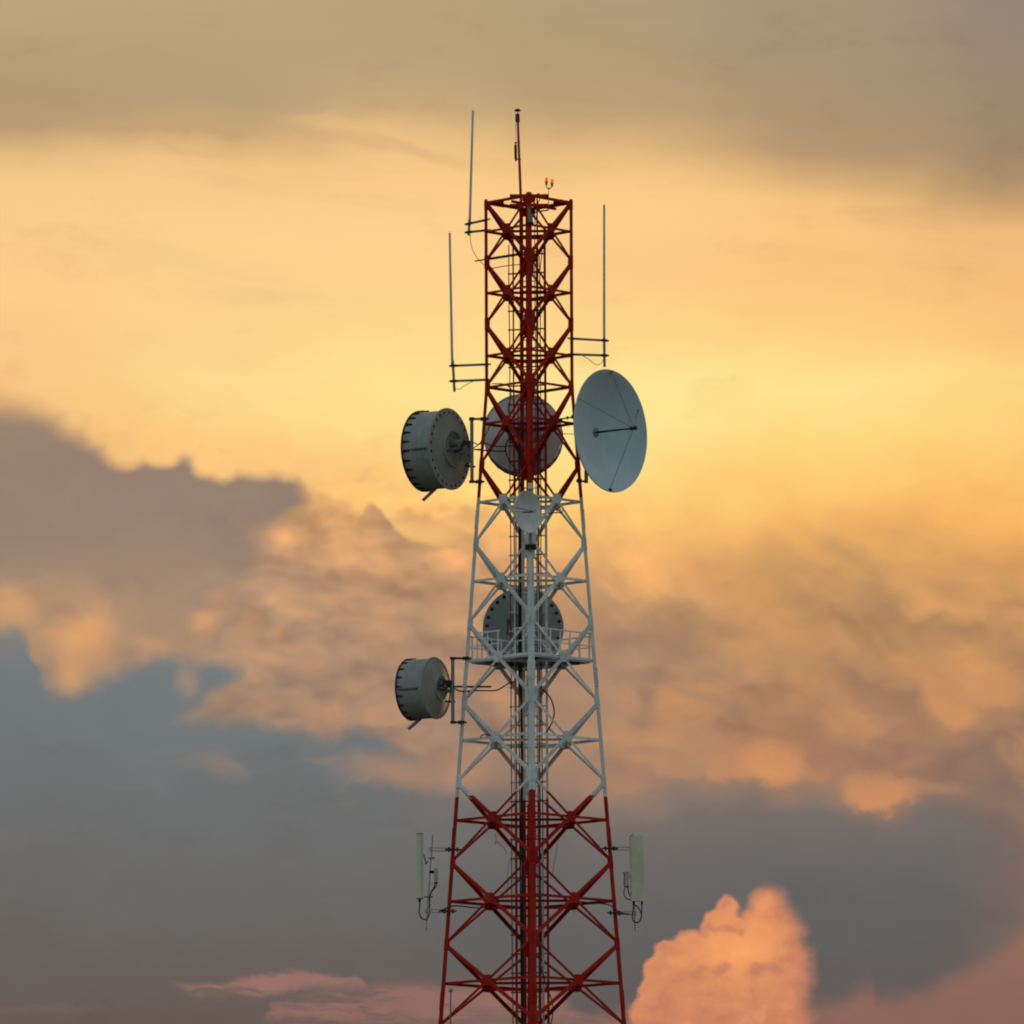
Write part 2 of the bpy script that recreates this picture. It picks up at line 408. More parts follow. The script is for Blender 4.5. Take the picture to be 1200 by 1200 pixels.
    for m, c in (
            streak([(0, 1260), (180, 1200), (205, 1154), (262, 1154), (310, 1143), (345, 1136), (385, 1142), (425, 1148), (470, 1200), (1200, 1260)], [(0, 1150), (195, 1150), (235, 1166), (290, 1168), (360, 1158), (420, 1156), (460, 1140), (1200, 1140)], .9, (154, 114, 103), 5),
            streak([(0, 1260), (285, 1260), (320, 1178), (360, 1170), (410, 1160), (460, 1156), (520, 1156), (640, 1160), (690, 1190), (760, 1240), (1200, 1260)], [(0, 1230), (1200, 1230)], .85, (150, 110, 100), 10),
            streak([(0, 1180), (40, 1178), (80, 1175), (120, 1176), (150, 1190), (1200, 1260)], [(0, 1182), (120, 1183), (160, 1176), (1200, 1176)], .4, (136, 106, 98), 5)):
        base = N.mix(base, c, m * N.smooth(0.62, 0.44, tx, 0.25, 1.0))
    # --- fine tonal grain of cloud everywhere
    fl = N.noise(N.xyz(ub * (1 / 120.0), vb * (1 / 60.0), 8.4), 1.0, 6, 0.6)
    base = N.mix(base, N.scale(base, 1.10), N.smooth(0.52, 0.8, fl) * N.smooth(420, 720, v, 0.12, 0.9))
    base = N.mix(base, N.mix(base, (0.90, 0.86, 0.86), 1.0, 'MULTIPLY'), N.smooth(0.48, 0.2, fl) * 0.8)
    base = N.mix(base, (1.0, 0.965, 1.05), N.smooth(760, 520, v), 'MULTIPLY')

    # above and below the view the veil and the horizon murk even out
    base = N.mix(base, N.scale(colr_s(178, 157, 122), N.smooth(0.3, 0.7, N.noise(N.xyz(ur * (1 / 700.0), vr * (1 / 160.0), 12.0), 1.0, 4, 0.55), 0.85, 1.12)), N.smooth(-10, -420, vr))
    base = N.mix(base, N.scale(colr_s(122, 96, 90), N.smooth(0.3, 0.7, N.noise(N.xyz(ur * (1 / 900.0), vr * (1 / 90.0), 14.0), 1.0, 4, 0.55), 0.88, 1.1)), N.smooth(1215, 1420, vr))

    # --- away from the sunset the deck thins out into the clear dusk sky
    sky = wt.nodes.new('ShaderNodeTexSky')
    sky.sky_type = 'NISHITA'
    sky.sun_disc = False
    sky.sun_elevation = SUN_ELEV
    sky.sun_rotation = SUN_AZ
    sky.altitude = 50.0
    sky.air_density = 1.0
    sky.dust_density = 1.5
    sky.ozone_density = 1.5
    nish = N.scale(S(N, sky.outputs[0]), 1.0)
    haze_far = N.noise(N.xyz(dx, dy, dz), 3.0, 4, 0.55)
    dusk = N.scale(N.mix(nish, N.scale(N.mix(lin((120, 132, 140)), lin((165, 172, 176)), haze_far), 1.0 / SKY_STRENGTH), 0.55), 1.5)
    away = N.math('MAXIMUM', N.smooth(radians(13), radians(48), el), N.smooth(radians(10), radians(75), N.math('ABSOLUTE', az)))
    total = N.mix(N.scale(base, 1.0 / SKY_STRENGTH), dusk, away)
    bg = wt.nodes.new('ShaderNodeBackground')
    bg.inputs['Strength'].default_value = SKY_STRENGTH
    wt.links.new(total.s, bg.inputs['Color'])
    out = wt.nodes.new('ShaderNodeOutputWorld')
    wt.links.new(bg.outputs[0], out.inputs['Surface'])


build_sky()
world.cycles.sampling_method = 'MANUAL'
world.cycles.sample_map_resolution = 1024

sl = bpy.data.lights.new('sun', 'SUN')
sl.energy = 0.5
sl.angle = radians(12)
sl.color = (1.0, 0.66, 0.36)
sun = bpy.data.objects.new('sun', sl)
C.objects.link(sun)
sd = V((sin(SUN_AZ) * cos(SUN_ELEV), cos(SUN_AZ) * cos(SUN_ELEV), sin(SUN_ELEV)))
sun.rotation_euler = sd.to_track_quat('Z', 'Y').to_euler()
sun.location = sd * 100

# ------------------------------------------------------------------ mesh helpers
OFF = {}


class MB:
    """Collects shapes, becomes one mesh object."""

    def __init__(self):
        self.v = []
        self.f = []

    def add(self, vs, fs):
        o = len(self.v)
        self.v += [V(p) for p in vs]
        self.f += [tuple(i + o for i in q) for q in fs]
        return self

    def prism(self, poly0, poly1, cap=True):
        n = len(poly0)
        fs = [(i, (i + 1) % n, n + (i + 1) % n, n + i) for i in range(n)]
        if cap:
            fs += [tuple(range(n - 1, -1, -1)), tuple(range(n, 2 * n))]
        return self.add(list(poly0) + list(poly1), fs)

    def box(self, c, sx, sy, sz, ax=None):
        c = V(c)
        X, Y, W = (ax if ax else (V((1, 0, 0)), V((0, 1, 0)), V((0, 0, 1))))
        q = [c + X * (sx / 2 * a) + Y * (sy / 2 * b) for a, b in ((-1, -1), (1, -1), (1, 1), (-1, 1))]
        return self.prism([p - W * (sz / 2) for p in q], [p + W * (sz / 2) for p in q])

    def bar(self, a, b, w, h, up=V((0, 0, 1))):
        a, b = V(a), V(b)
        d = (b - a).normalized()
        s = d.cross(up)
        s = s.normalized() if s.length > 1e-6 else V((1, 0, 0))
        n = s.cross(d).normalized()
        q = [s * (w / 2 * i) + n * (h / 2 * j) for i, j in ((-1, -1), (1, -1), (1, 1), (-1, 1))]
        return self.prism([a + p for p in q], [b + p for p in q])

    def tube(self, a, b, r, r2=None, n=10):
        a, b = V(a), V(b)
        r2 = r if r2 is None else r2
        d = (b - a).normalized()
        s = d.orthogonal().normalized()
        t = d.cross(s)
        ring = [s * cos(2 * pi * i / n) + t * sin(2 * pi * i / n) for i in range(n)]
        return self.prism([a + p * r for p in ring], [b + p * r2 for p in ring])

    def path(self, pts, r, n=6, sub=5):
        pts = [V(p) for p in pts]
        if len(pts) > 2 and sub > 1:
            out = []
            for i in range(len(pts) - 1):
                p0, p1, p2, p3 = pts[max(i - 1, 0)], pts[i], pts[i + 1], pts[min(i + 2, len(pts) - 1)]
                for k in range(sub):
                    t = k / sub
                    out.append(0.5 * ((2 * p1) + (p2 - p0) * t + (2 * p0 - 5 * p1 + 4 * p2 - p3) * t * t + (3 * p1 - p0 - 3 * p2 + p3) * t ** 3))
            out.append(pts[-1])
            pts = out
        rings = []
        s = None
        for i, p in enumerate(pts):
            d = (pts[min(i + 1, len(pts) - 1)] - pts[max(i - 1, 0)]).normalized()
            if s is None:
                s = d.orthogonal().normalized()
            s = (s - d * s.dot(d)).normalized()
            t = d.cross(s)
            rings.append([p + (s * cos(2 * pi * k / n) + t * sin(2 * pi * k / n)) * r for k in range(n)])
        vs = [q for ring in rings for q in ring]
        fs = []
        for i in range(len(rings) - 1):
            for k in range(n):
                a, b = i * n + k, i * n + (k + 1) % n
                fs.append((a, b, b + n, a + n))
        fs.append(tuple(range(n - 1, -1, -1)))
        m = (len(rings) - 1) * n
        fs.append(tuple(range(m, m + n)))
        return self.add(vs, fs)

    def lathe(self, prof, n=48, axis='X', closed=False):
        """prof: (along axis, radius) pairs, revolved about local X (or Z)."""
        vs, fs = [], []
        idx = []
        for x, r in prof:
            if r < 1e-6:
                idx.append([len(vs)])
                vs.append((x, 0, 0))
            else:
                idx.append(list(range(len(vs), len(vs) + n)))
                vs += [(x, r * cos(2 * pi * k / n), r * sin(2 * pi * k / n)) for k in range(n)]
        pairs = list(zip(idx[:-1], idx[1:]))
        if closed:
            pairs.append((idx[-1], idx[0]))
        for A, B in pairs:
            for k in range(n):
                k2 = (k + 1) % n
                if len(A) == 1 and len(B) == 1:
                    continue
                if len(A) == 1:
                    fs.append((A[0], B[k], B[k2]))
                elif len(B) == 1:
                    fs.append((A[k], B[0], A[k2]))
                else:
                    fs.append((A[k], B[k], B[k2], A[k2]))
        if axis == 'Z':
            vs = [(b, c, a) for a, b, c in vs]
        return self.add(vs, fs)

    def moved(self, m):
        self.v = [m @ p for p in self.v]
        return self


def tag(o, label=None, cat=None, group=None, kind=None):
    if label: o['label'] = label
    if cat: o['category'] = cat
    if group: o['group'] = group
    if kind: o['kind'] = kind
    return o


def empty(name, loc, label=None, cat=None, group=None, rot=None):
    o = bpy.data.objects.new(name, None)
    o.empty_display_size = 0.2
    C.objects.link(o)
    if rot is None:
        o.location = loc
        OFF[o] = V(loc)
    else:
        o.matrix_world = Matrix.Translation(V(loc)) @ rot.to_4x4()
        OFF[o] = V((0, 0, 0))            # children of a turned thing are built in its own axes
    return tag(o, label, cat, group)


def obj(name, mb, mat, parent=None, smooth=True, kind=None, ang=35, label=None):
    off = OFF.get(parent, V((0, 0, 0))) if parent else V((0, 0, 0))
    me = bpy.data.meshes.new(name)
    me.from_pydata([tuple(p - off) for p in mb.v], [], mb.f)
    bm = bmesh.new()
    bm.from_mesh(me)
    bmesh.ops.recalc_face_normals(bm, faces=bm.faces)
    bm.to_mesh(me)
    bm.free()
    if smooth:
        me.shade_smooth()
        me.set_sharp_from_angle(angle=radians(ang))
    me.materials.append(mat)
    o = bpy.data.objects.new(name, me)
    C.objects.link(o)
    if parent:
        o.parent = parent
        OFF[o] = off
    if kind: o['kind'] = kind
    if label: o['label'] = label
    return o


def copy_part(o, parent, M=None):
    c = o.copy()
    C.objects.link(c)
    c.parent = parent
    if M is not None:
        c.matrix_local = M
    OFF[c] = OFF.get(parent, V((0, 0, 0)))
    return c


# ------------------------------------------------------------------ materials
def new_mat(name):
    m = bpy.data.materials.new(name)
    m.use_nodes = True
    t = m.node_tree
    t.nodes.clear()
    n = Nodes(t)
    b = t.nodes.new('ShaderNodeBsdfPrincipled')
    o = t.nodes.new('ShaderNodeOutputMaterial')
    t.links.new(b.outputs[0], o.inputs[0])
    g = t.nodes.new('ShaderNodeNewGeometry')
    pos = S(n, g.outputs['Position'])
    return m, n, b, pos


def surface(name, col, rough=0.6, metal=0.0, dirt=None, dirt_amt=0.4, scale=3.0, var=0.12):
    m, n, b, pos = new_mat(name)
    a = n.noise(pos, scale, 5, 0.6)
    fine = n.noise(pos, scale * 9, 3, 0.6)
    c = n.mix(tuple(v * (1 - var) for v in col), tuple(v * (1 + var) for v in col), n.smooth(0.3, 0.7, a))
    if dirt:
        x, y, z = n.sep(pos)
        st = n.noise(n.xyz(x * 9.0, y * 9.0, z * 1.1), 1.0, 4, 0.6)      # rain streaks, running down
        c = n.mix(c, dirt, n.smooth(0.50, 0.78, st * 0.6 + a * 0.3 + fine * 0.1) * dirt_amt)
    n.set(b.inputs['Base Color'], c)
    n.set(b.inputs['Roughness'], n.smooth(0.2, 0.8, fine, rough - 0.08, rough + 0.1))
    b.inputs['Metallic'].default_value = metal
    b.inputs['Specular IOR Level'].default_value = 0.3
    return m


RED = (0.49, 0.017, 0.004)
WHITE = (0.84, 0.86, 0.80)
Z1 = Z(583)
Z2 = Z(934)


def t_rand(n):
    o = n.n.new('ShaderNodeObjectInfo')
    return S(n, o.outputs['Random'])


def tower_paint():
    """Aviation bands: red, white, red ... the painter's line wanders a little."""
    m, n, b, pos = new_mat('tower_paint')
    x, y, z = n.sep(pos)
    a = n.noise(pos, 2.2, 5, 0.6)
    fine = n.noise(pos, 22, 3, 0.6)
    zz = z + (n.noise(pos, 14, 2, 0.5) - 0.5) * 0.05
    band = Z1 - Z2
    w = n.math('LESS_THAN', n.math('MODULO', (n.math('MINIMUM', zz, Z1 + 0.5 * band) * -1.0 + Z1 + 4 * band), 2 * band), band)
    red = n.mix((RED[0] * 0.85, RED[1] * 0.8, RED[2] * 0.8), (RED[0] * 1.12, RED[1] * 1.25, RED[2] * 1.2), n.smooth(0.3, 0.7, a))
    white = n.mix(tuple(v * 0.9 for v in WHITE), tuple(v * 1.05 for v in WHITE), n.smooth(0.3, 0.7, a))
    st = n.noise(n.xyz(x * 12.0, y * 12.0, z * 1.3), 1.0, 4, 0.65)
    white = n.mix(white, (0.27, 0.24, 0.19), n.smooth(0.52, 0.74, st) * 0.6)
    red = n.mix(red, (0.20, 0.03, 0.015), n.smooth(0.52, 0.74, st) * 0.6)
    red = n.mix(red, (0.50, 0.10, 0.06), n.smooth(0.55, 0.8, a) * 0.25)
    oi = t_rand(n)
    n.set(b.inputs['Base Color'], n.scale(n.mix(red, white, w), n.smooth(0.0, 1.0, oi, 0.86, 1.08)))
    n.set(b.inputs['Roughness'], n.smooth(0.2, 0.8, fine, 0.5, 0.72))
    b.inputs['Specular IOR Level'].default_value = 0.12
    return m


M = dict(
    paint=tower_paint(),
    red=surface('red_paint', RED, 0.55, dirt=(0.14, 0.03, 0.02)),
    white=surface('white_paint', WHITE, 0.6, dirt=(0.3, 0.29, 0.26)),
    galv=surface('galvanised_steel', (0.24, 0.25, 0.24), 0.5, 0.5, dirt=(0.10, 0.09, 0.08), scale=6),
    pale=surface('pale_galvanised_steel', (0.46, 0.48, 0.44), 0.5, 0.2, dirt=(0.2, 0.19, 0.17), scale=6),
    dark=surface('dark_steel', (0.045, 0.042, 0.04), 0.5, 0.3),
    cable=surface('black_cable_jacket', (0.016, 0.016, 0.016), 0.55),
    drum=surface('drum_grey_paint', (0.36, 0.375, 0.335), 0.6, dirt=(0.10, 0.09, 0.07), dirt_amt=0.8, scale=2.0),
    plate=surface('drum_back_paint', (0.40, 0.38, 0.315), 0.55, dirt=(0.12, 0.10, 0.08), dirt_amt=0.8, scale=2.0),
    fabric=surface('radome_fabric', (0.55, 0.56, 0.52), 0.8, dirt=(0.3, 0.27, 0.22), dirt_amt=0.5),
    dish=surface('dish_paint', (0.50, 0.62, 0.64), 0.55, dirt=(0.30, 0.36, 0.36), dirt_amt=0.35, scale=1.3, var=0.06),
    slate=surface('slate_back_paint', (0.28, 0.33, 0.315), 0.6, dirt=(0.10, 0.10, 0.09), dirt_amt=0.6, scale=2.0),
    backpale=surface('pale_back_paint', (0.78, 0.76, 0.70), 0.55, dirt=(0.4, 0.38, 0.33), dirt_amt=0.4, scale=1.6),
    small=surface('small_dish_paint', (0.80, 0.81, 0.72), 0.55, dirt=(0.3, 0.3, 0.26), dirt_amt=0.35, scale=2.5),
    whip=surface('fibreglass', (0.76, 0.70, 0.58), 0.6),
    panel=surface('panel_radome', (0.74, 0.73, 0.51), 0.5, dirt=(0.32, 0.35, 0.27), dirt_amt=0.3, scale=2),
    black=surface('dark_fitting', (0.02, 0.02, 0.019), 0.6),
    brass=surface('lamp_fitting', (0.34, 0.33, 0.08), 0.45, 0.4, scale=12),
    deck=surface('platform_grating', (0.42, 0.44, 0.43), 0.6, dirt=(0.2, 0.19, 0.17)),
    concrete=surface('concrete', (0.32, 0.31, 0.29), 0.85, dirt=(0.16, 0.15, 0.13), scale=1.5),
    rust=surface('weathered_brown_steel', (0.14, 0.06, 0.035), 0.7, 0.1, scale=8),
)


def lamp_mat():
    m, n, b, pos = new_mat('red_lamp_glass')
    b.inputs['Base Color'].default_value = (0.7, 0.04, 0.02, 1)
    b.inputs['Roughness'].default_value = 0.15
    b.inputs['Emission Color'].default_value = (1.0, 0.07, 0.025, 1)
    b.inputs['Emission Strength'].default_value = 0.8
    return m


M['lamp'] = lamp_mat()


def dish_mat():
    m, n, b, pos = new_mat('dish_paint')
    tc = n.n.new('ShaderNodeTexCoord')
    o = S(n, tc.outputs['Object'])
    x, y, z = n.sep(o)
    a = n.noise(o, 1.4, 5, 0.6)
    fine = n.noise(o, 14, 4, 0.65)
    st = n.noise(n.xyz(y * 8.0, z * 0.9, x), 1.0, 4, 0.6)
    c = n.mix((0.56, 0.67, 0.68), (0.62, 0.73, 0.74), n.smooth(0.3, 0.7, a))
    c = n.mix(c, (0.38, 0.44, 0.42), n.smooth(0.5, 0.75, st * 0.7 + fine * 0.3) * 0.45)
    r = n.math('SQRT', y * y + z * z) + (fine - 0.5) * 0.10
    ang = n.math('ARCTAN2', z, y)
    band = n.smooth(0.07, 0.02, n.math('ABSOLUTE', r - 1.08)) * n.smooth(-2.95, -2.75, ang) * n.smooth(-1.75, -2.0, ang)
    band2 = n.smooth(0.04, 0.01, n.math('ABSOLUTE', r - 1.20)) * n.smooth(-2.7, -2.5, ang) * n.smooth(-1.7, -1.95, ang)
    c = n.mix(c, (0.84, 0.86, 0.80), (band * 0.5 + band2 * 0.4) * n.smooth(0.3, 0.6, fine, 0.3, 1.0))
    n.set(b.inputs['Base Color'], c)
    b.inputs['Roughness'].default_value = 0.6
    b.inputs['Specular IOR Level'].default_value = 0.3
    return m


M['dish'] = dish_mat()

# ------------------------------------------------------------------ ground
gm, gn, gb, gpos = new_mat('ground')
ga = gn.noise(gpos, 0.02, 6, 0.6)
gf = gn.noise(gpos, 1.2, 5, 0.65)
gcol = gn.mix((0.030, 0.040, 0.015), (0.06, 0.052, 0.028), gn.smooth(0.4, 0.62, ga))
gcol = gn.mix(gcol, gn.scale(gcol, 0.6), gn.smooth(0.4, 0.65, gf))
gn.set(gb.inputs['Base Color'], gcol)
gb.inputs['Roughness'].default_value = 0.95
ground = MB()
rings = [0, 8, 40, 200, 1000, 4000, 9000]
ground.v = [V((0, 0, 0))]
ns = 48
for r in rings[1:]:
    ground.v += [V((r * cos(2 * pi * k / ns), r * sin(2 * pi * k / ns), 0)) for k in range(ns)]
for k in range(ns):
    ground.f.append((0, 1 + k, 1 + (k + 1) % ns))
for i in range(len(rings) - 2):
    for k in range(ns):
        a, b = 1 + i * ns + k, 1 + i * ns + (k + 1) % ns
        ground.f.append((a, a + ns, b + ns, b))
tag(obj('ground', ground, gm, smooth=False), kind='structure')

# ------------------------------------------------------------------ the lattice tower
YAW = radians(0.5)
ZB = Z(454)                          # legs are vertical above this
RT = 52.0 * PX
SL = (109.0 * PX - RT) / (ZB - Z(1200))
ZTOP = Z(236)


def R(z):
    return RT if z >= ZB else RT + (ZB - z) * SL


def cdir(k):
    a = radians(-90 + 90 * k) + YAW
    return V((cos(a), sin(a), 0))


def corner(k, z):
    return cdir(k % 4) * R(z) + V((0, 0, z))


def fnorm(j):
    return (cdir(j % 4) + cdir((j + 1) % 4)).normalized()


tower = empty('lattice_tower', (0, 0, 0), 'tall square steel lattice tower painted in red and white bands', 'tower')


def angle_bar(a, b, n, w, t=0.010, out=0.0, inward=None):
    """L section from a to b: one flange in the plane with normal n, the other pointing inwards from its upper edge."""
    d = (b - a).normalized()
    s = d.cross(n).normalized()
    if s.z > 0:
        s = -s
    iw = inward if inward else w
    pts = [(0, 0), (w, 0), (w, t), (t, t), (t, iw), (0, iw)]
    q = [s * (x - w / 2) - n * (y - out) for x, y in pts]
    return MB().prism([a + p for p in q], [b + p for p in q])


# legs
zs_leg = [0.0, ZB, ZTOP + 0.05]
for k in range(4):
    wleg = [0.16, 0.100, 0.097]
    mb = MB()
    secs = []
    for z, w in zip(zs_leg, wleg):
        c = corner(k, z)
        e1 = (corner(k + 1, z) - c).normalized()
        e2 = (corner(k - 1, z) - c).normalized()
        t = 0.014
        secs.append([c, c + e1 * w, c + e1 * w + e2 * t, c + e1 * t + e2 * t, c + e1 * t + e2 * w, c + e2 * w])
    mb.prism(secs[0], secs[1], cap=False)
    o = len(mb.v)
    mb2 = MB().prism(secs[1], secs[2], cap=False)
    mb.add(mb2.v, mb2.f)
    mb.f.append((5, 4, 3, 2, 1, 0))
    mb.f.append(tuple(range(o + 6, o + 12)))
    obj('leg', mb, M['paint'], tower, smooth=False)

# bays
ynodes = [236, 307, 380, 454, 545, 637, 730, 823, 916, 1010, 1106, 1202]
znodes = [Z(y) for y in ynodes]
z = znodes[-1]
while z > 3.2:
    z -= 2.05 + (znodes[-1] - z) * 0.02
    znodes.append(max(z, 0.6))
if znodes[-1] > 1.6:
    znodes.append(0.6)

bolts = MB()


def bolt(p, n, r=0.016, h=0.014):
    bolts.tube(p, p + n * h, r, n=6)


def plate(poly, n, t, out):
    a = [p + n * out for p in poly]
    b = [p + n * (out + t) for p in poly]
    return MB().prism(a, b)


levels = []
nbays = len(znodes) - 1
for i in range(nbays):
    zt, zb = znodes[i], znodes[i + 1]
    wt_, wb_ = R(zt), R(zb)
    tt = wt_ / (wt_ + wb_)
    zm = zt + (zb - zt) * tt
    levels.append(zm)
    big = 1.0 + 0.16 * min(i, 11) / 11.0
    for j in range(4):
        A, B = corner(j, zt), corner(j + 1, zt)
        A2, B2 = corner(j, zb), corner(j + 1, zb)
        X = corner(j, zm).lerp(corner(j + 1, zm), 0.5)
        n = (B2 - A).cross(B - A)
        n = n.normalized()
        if n.dot(fnorm(j)) < 0:
            n = -n
        # diagonals falling from the side legs to the near / far leg are the heavier ones
        heavy_from_A = (j % 2 == 1)
        first = (A, B2) if heavy_from_A else (B, A2)
        second = (B, A2) if heavy_from_A else (A, B2)
        for (p, q), w, out, sd_ in ((first, 0.066 * big, 0.016, 1), (second, 0.062 * big, -0.016, -1)):
            d = (q - p).normalized()
            mb = angle_bar(p + d * 0.09, q - d * 0.09, n, w, 0.008, out)
            obj('diagonal_brace', mb, M['paint'], tower, smooth=False)
        # horizontal through the crossing
        L, Rr = corner(j, zm), corner(j + 1, zm)
        e = (Rr - L).normalized()
        obj('horizontal_brace', angle_bar(L + e * 0.03, Rr - e * 0.03, n, 0.060 * big, 0.008, -0.028, inward=0.07), M['paint'], tower, smooth=False)
        # face gusset
        up = n.cross(e)
        up = up if up.z > 0 else -up
        gw, gh = 0.138 * big, 0.116 * big
        poly = [X + e * (x * gw) + up * (y * gh) for x, y in ((-1, -.45), (-.6, -1), (.6, -1), (1, -.45), (1, .45), (.6, 1), (-.6, 1), (-1, .45))]
        obj('gusset_plate', plate(poly, n, 0.010, 0.005), M['paint'], tower, smooth=False)
        for dxx in (-0.085, 0.085):
            for dyy in (-0.06, 0.06):
                bolt(X + e * dxx + up * dyy + n * 0.014, n)
    # plan bracing between the face centres
    for j in range(4):
        a = corner(j, zm - 0.05).lerp(corner(j + 1, zm - 0.05), 0.5) * 1.0
        b = corner(j + 1, zm - 0.05).lerp(corner(j + 2, zm - 0.05), 0.5)
        a = V((a.x * 0.97, a.y * 0.97, a.z))
        b = V((b.x * 0.97, b.y * 0.97, b.z))
        obj('plan_brace', angle_bar(a, b, V((0, 0, 1)), 0.06, 0.008), M['paint'], tower, smooth=False)

# leg gussets where the diagonals meet the legs
for i, zn in enumerate(znodes):
    for k in range(4):
        c = corner(k, zn)
        mb = MB()
        up = (corner(k, zn + 0.5) - corner(k, zn - 0.5)).normalized()
        hh = 0.16 if i else 0.11
        zc = -0.0 if i else -0.10
        for dd in (1, -1):
            e = (corner(k + dd, zn) - c).normalized()
            n = fnorm(k if dd == 1 else k - 1)
            gl = 0.185 if i else 0.22
            poly = [c + e * x + up * (y + zc) for x, y in ((0.003, -hh), (0.125, -hh), (gl, -hh * .5), (gl, hh * .5), (0.125, hh), (0.003, hh))]
            s = plate(poly, n, 0.009, 0.004)
            mb.add(s.v, s.f)
            for q in (-.6, -.2, .2, .6):
                bolt(c + e * 0.06 + up * (q * hh + zc) + n * 0.012, n)
            for q in (-.5, .5):
                bolt(c + e * 0.16 + up * (q * hh * .7 + zc) + n * 0.012, n)
        obj('leg_gusset', mb, M['paint'], tower, smooth=False)

# level frame where the taper starts, and the top frame
for zf, w in ((ZB, 0.062), (ZTOP - 0.035, 0.075)):
    for j in range(4):
        L, Rr = corner(j, zf), corner(j + 1, zf)
        e = (Rr - L).normalized()
        n = fnorm(j)
        obj('horizontal_brace', angle_bar(L + e * 0.02, Rr - e * 0.02, n, w, 0.008, -0.028, inward=0.08), M['paint'], tower, smooth=False)
for k in (1, 3):
    c = corner(k, ZTOP - 0.075)
    e1 = (corner(k + 1, ZTOP) - corner(k, ZTOP)).normalized()
    e2 = (corner(k - 1, ZTOP) - corner(k, ZTOP)).normalized()
    poly = [c + (e1 + e2) * 0.012, c + e1 * 0.68 + e2 * 0.012, c + e2 * 0.68 + e1 * 0.012]
    obj('corner_plate', MB().prism([p for p in poly], [p + V((0, 0, 0.012)) for p in poly]), M['paint'], tower, smooth=False)
for s, zt_ in ((-1, ZTOP + 0.035), (1, ZTOP + 0.01)):
    y = s * 29 * PX
    obj('top_beam', MB().box((0.02, y, zt_), 0.98, 0.07, 0.07), M['paint'], tower, smooth=False)
for dd in (0.45,):
    a = corner(3, ZTOP - 0.12).lerp(corner(0, ZTOP - 0.12), 0.62) * 1.0
    b = corner(2, ZTOP - 0.12).lerp(corner(1, ZTOP - 0.12), 0.62)
    obj('top_beam', MB().bar(a * 1.0, b, 0.06, 0.06), M['paint'], tower, smooth=False)
# leg splices
for i in (4, 6, 8, 10, 12):
    if i < nbays:
        zc = levels[i] - 0.42
        for k in range(4):
            mb = MB()
            c = corner(k, zc)
            up = (corner(k, zc + 0.5) - corner(k, zc - 0.5)).normalized()
            for dd in (1, -1):
                e = (corner(k + dd, zc) - c).normalized()
                n = fnorm(k if dd == 1 else k - 1)
                s = plate([c + e * x + up * y for x, y in ((0.0, -.24), (0.125, -.24), (0.125, .24), (0.0, .24))], n, 0.011, 0.004)
                mb.add(s.v, s.f)
                for q in range(6):
                    for xx in (0.035, 0.09):
                        bolt(c + e * xx + up * (-0.2 + q * 0.08) + n * 0.014, n, 0.012)
            obj('splice_plate', mb, M['paint'], tower, smooth=False)
obj('bolt', bolts, M['paint'], tower, smooth=False, kind='stuff')
for k in range(4):
    c = corner(k, 0)
    f = MB()
    q = [(-1, -1), (1, -1), (1, 1), (-1, 1)]
    f.prism([c + V((x * .7, y * .7, -0.3)) for x, y in q], [c + V((x * .5, y * .5, 0.5)) for x, y in q])
    obj('footing', f, M['concrete'], tower, smooth=False)


def leg_at(k, z):
    return corner(k, z)


def LX(y, k=3):
    """A point on the outer edge of a side leg at photo height y."""
    zz = Z(y)
    return corner(k, zz)


# ------------------------------------------------------------------ ladder tray and climbing ladder inside the tower
ltop, lbot = Z(268), 0.4
lad_c = V((P(619, 600, 0.35).x, 0.35, 0))
lyaw = radians(-14)
la = V((cos(lyaw), sin(lyaw), 0))
ln = V((-la.y, la.x, 0)) * -1
ladder = empty('cable_ladder', (lad_c.x, lad_c.y, lbot), 'tall cable ladder with thin widely spaced rungs running up inside the tower', 'cable ladder')
obj('rail', MB().bar(lad_c + la * 0.455 + V((0, 0, lbot)), lad_c + la * 0.455 + V((0, 0, ltop)), 0.05, 0.062, V((1, 0, 0))), M['paint'], ladder, smooth=False)
obj('rail', MB().bar(lad_c - la * 0.36 + V((0, 0, lbot)), lad_c - la * 0.36 + V((0, 0, ltop)), 0.042, 0.04, V((1, 0, 0))), M['paint'], ladder, smooth=False)
zr = ltop - 0.12
rung0 = None
nr = 0
while zr > lbot + 0.2:
    if rung0 is None:
        rung0 = obj('rung', MB().bar(lad_c - la * 0.50 + V((0, 0, zr)), lad_c + la * 0.43 + V((0, 0, zr)), 0.034, 0.034), M['paint'], ladder, smooth=False)
        zr0 = zr
    else:
        copy_part(rung0, ladder, Matrix.Translation((0, 0, zr - zr0)))
    zr -= 0.475
    nr += 1

cl_c = V((0.0, 0.75, 0))
climb = empty('climbing_ladder', (cl_c.x, cl_c.y, 0.4), 'painted climbing ladder with a broad left rail close behind the near leg', 'ladder')
ctop = ZTOP - 0.10
for xs_, wx, tp in ((-0.183, 0.10, ctop), (0.20, 0.05, Z(290, .7))):
    obj('rail', MB().bar(cl_c + V((xs_, 0, .4)), cl_c + V((xs_, 0, tp)), 0.06, wx, V((1, 0, 0))), M['paint'], climb, smooth=False)
zr = Z(290, .7) - 0.1
r0 = None
while zr > 0.6:
    if r0 is None:
        r0 = obj('rung', MB().tube(cl_c + V((-.14, 0, zr)), cl_c + V((.19, 0, zr)), 0.012, n=6), M['paint'], climb)
        zz0 = zr
    else:
        copy_part(r0, climb, Matrix.Translation((0, 0, zr - zz0)))
    zr -= 0.25

# ------------------------------------------------------------------ work platform
zp = levels[6] + 0.02
plat = empty('work_platform', (0, 0, zp), 'white platform with dark underside and guard rails across the white band', 'platform')
q = [corner(k, zp) * 0.93 for k in range(4)]
q = [V((p.x, p.y, 0)) for p in q]
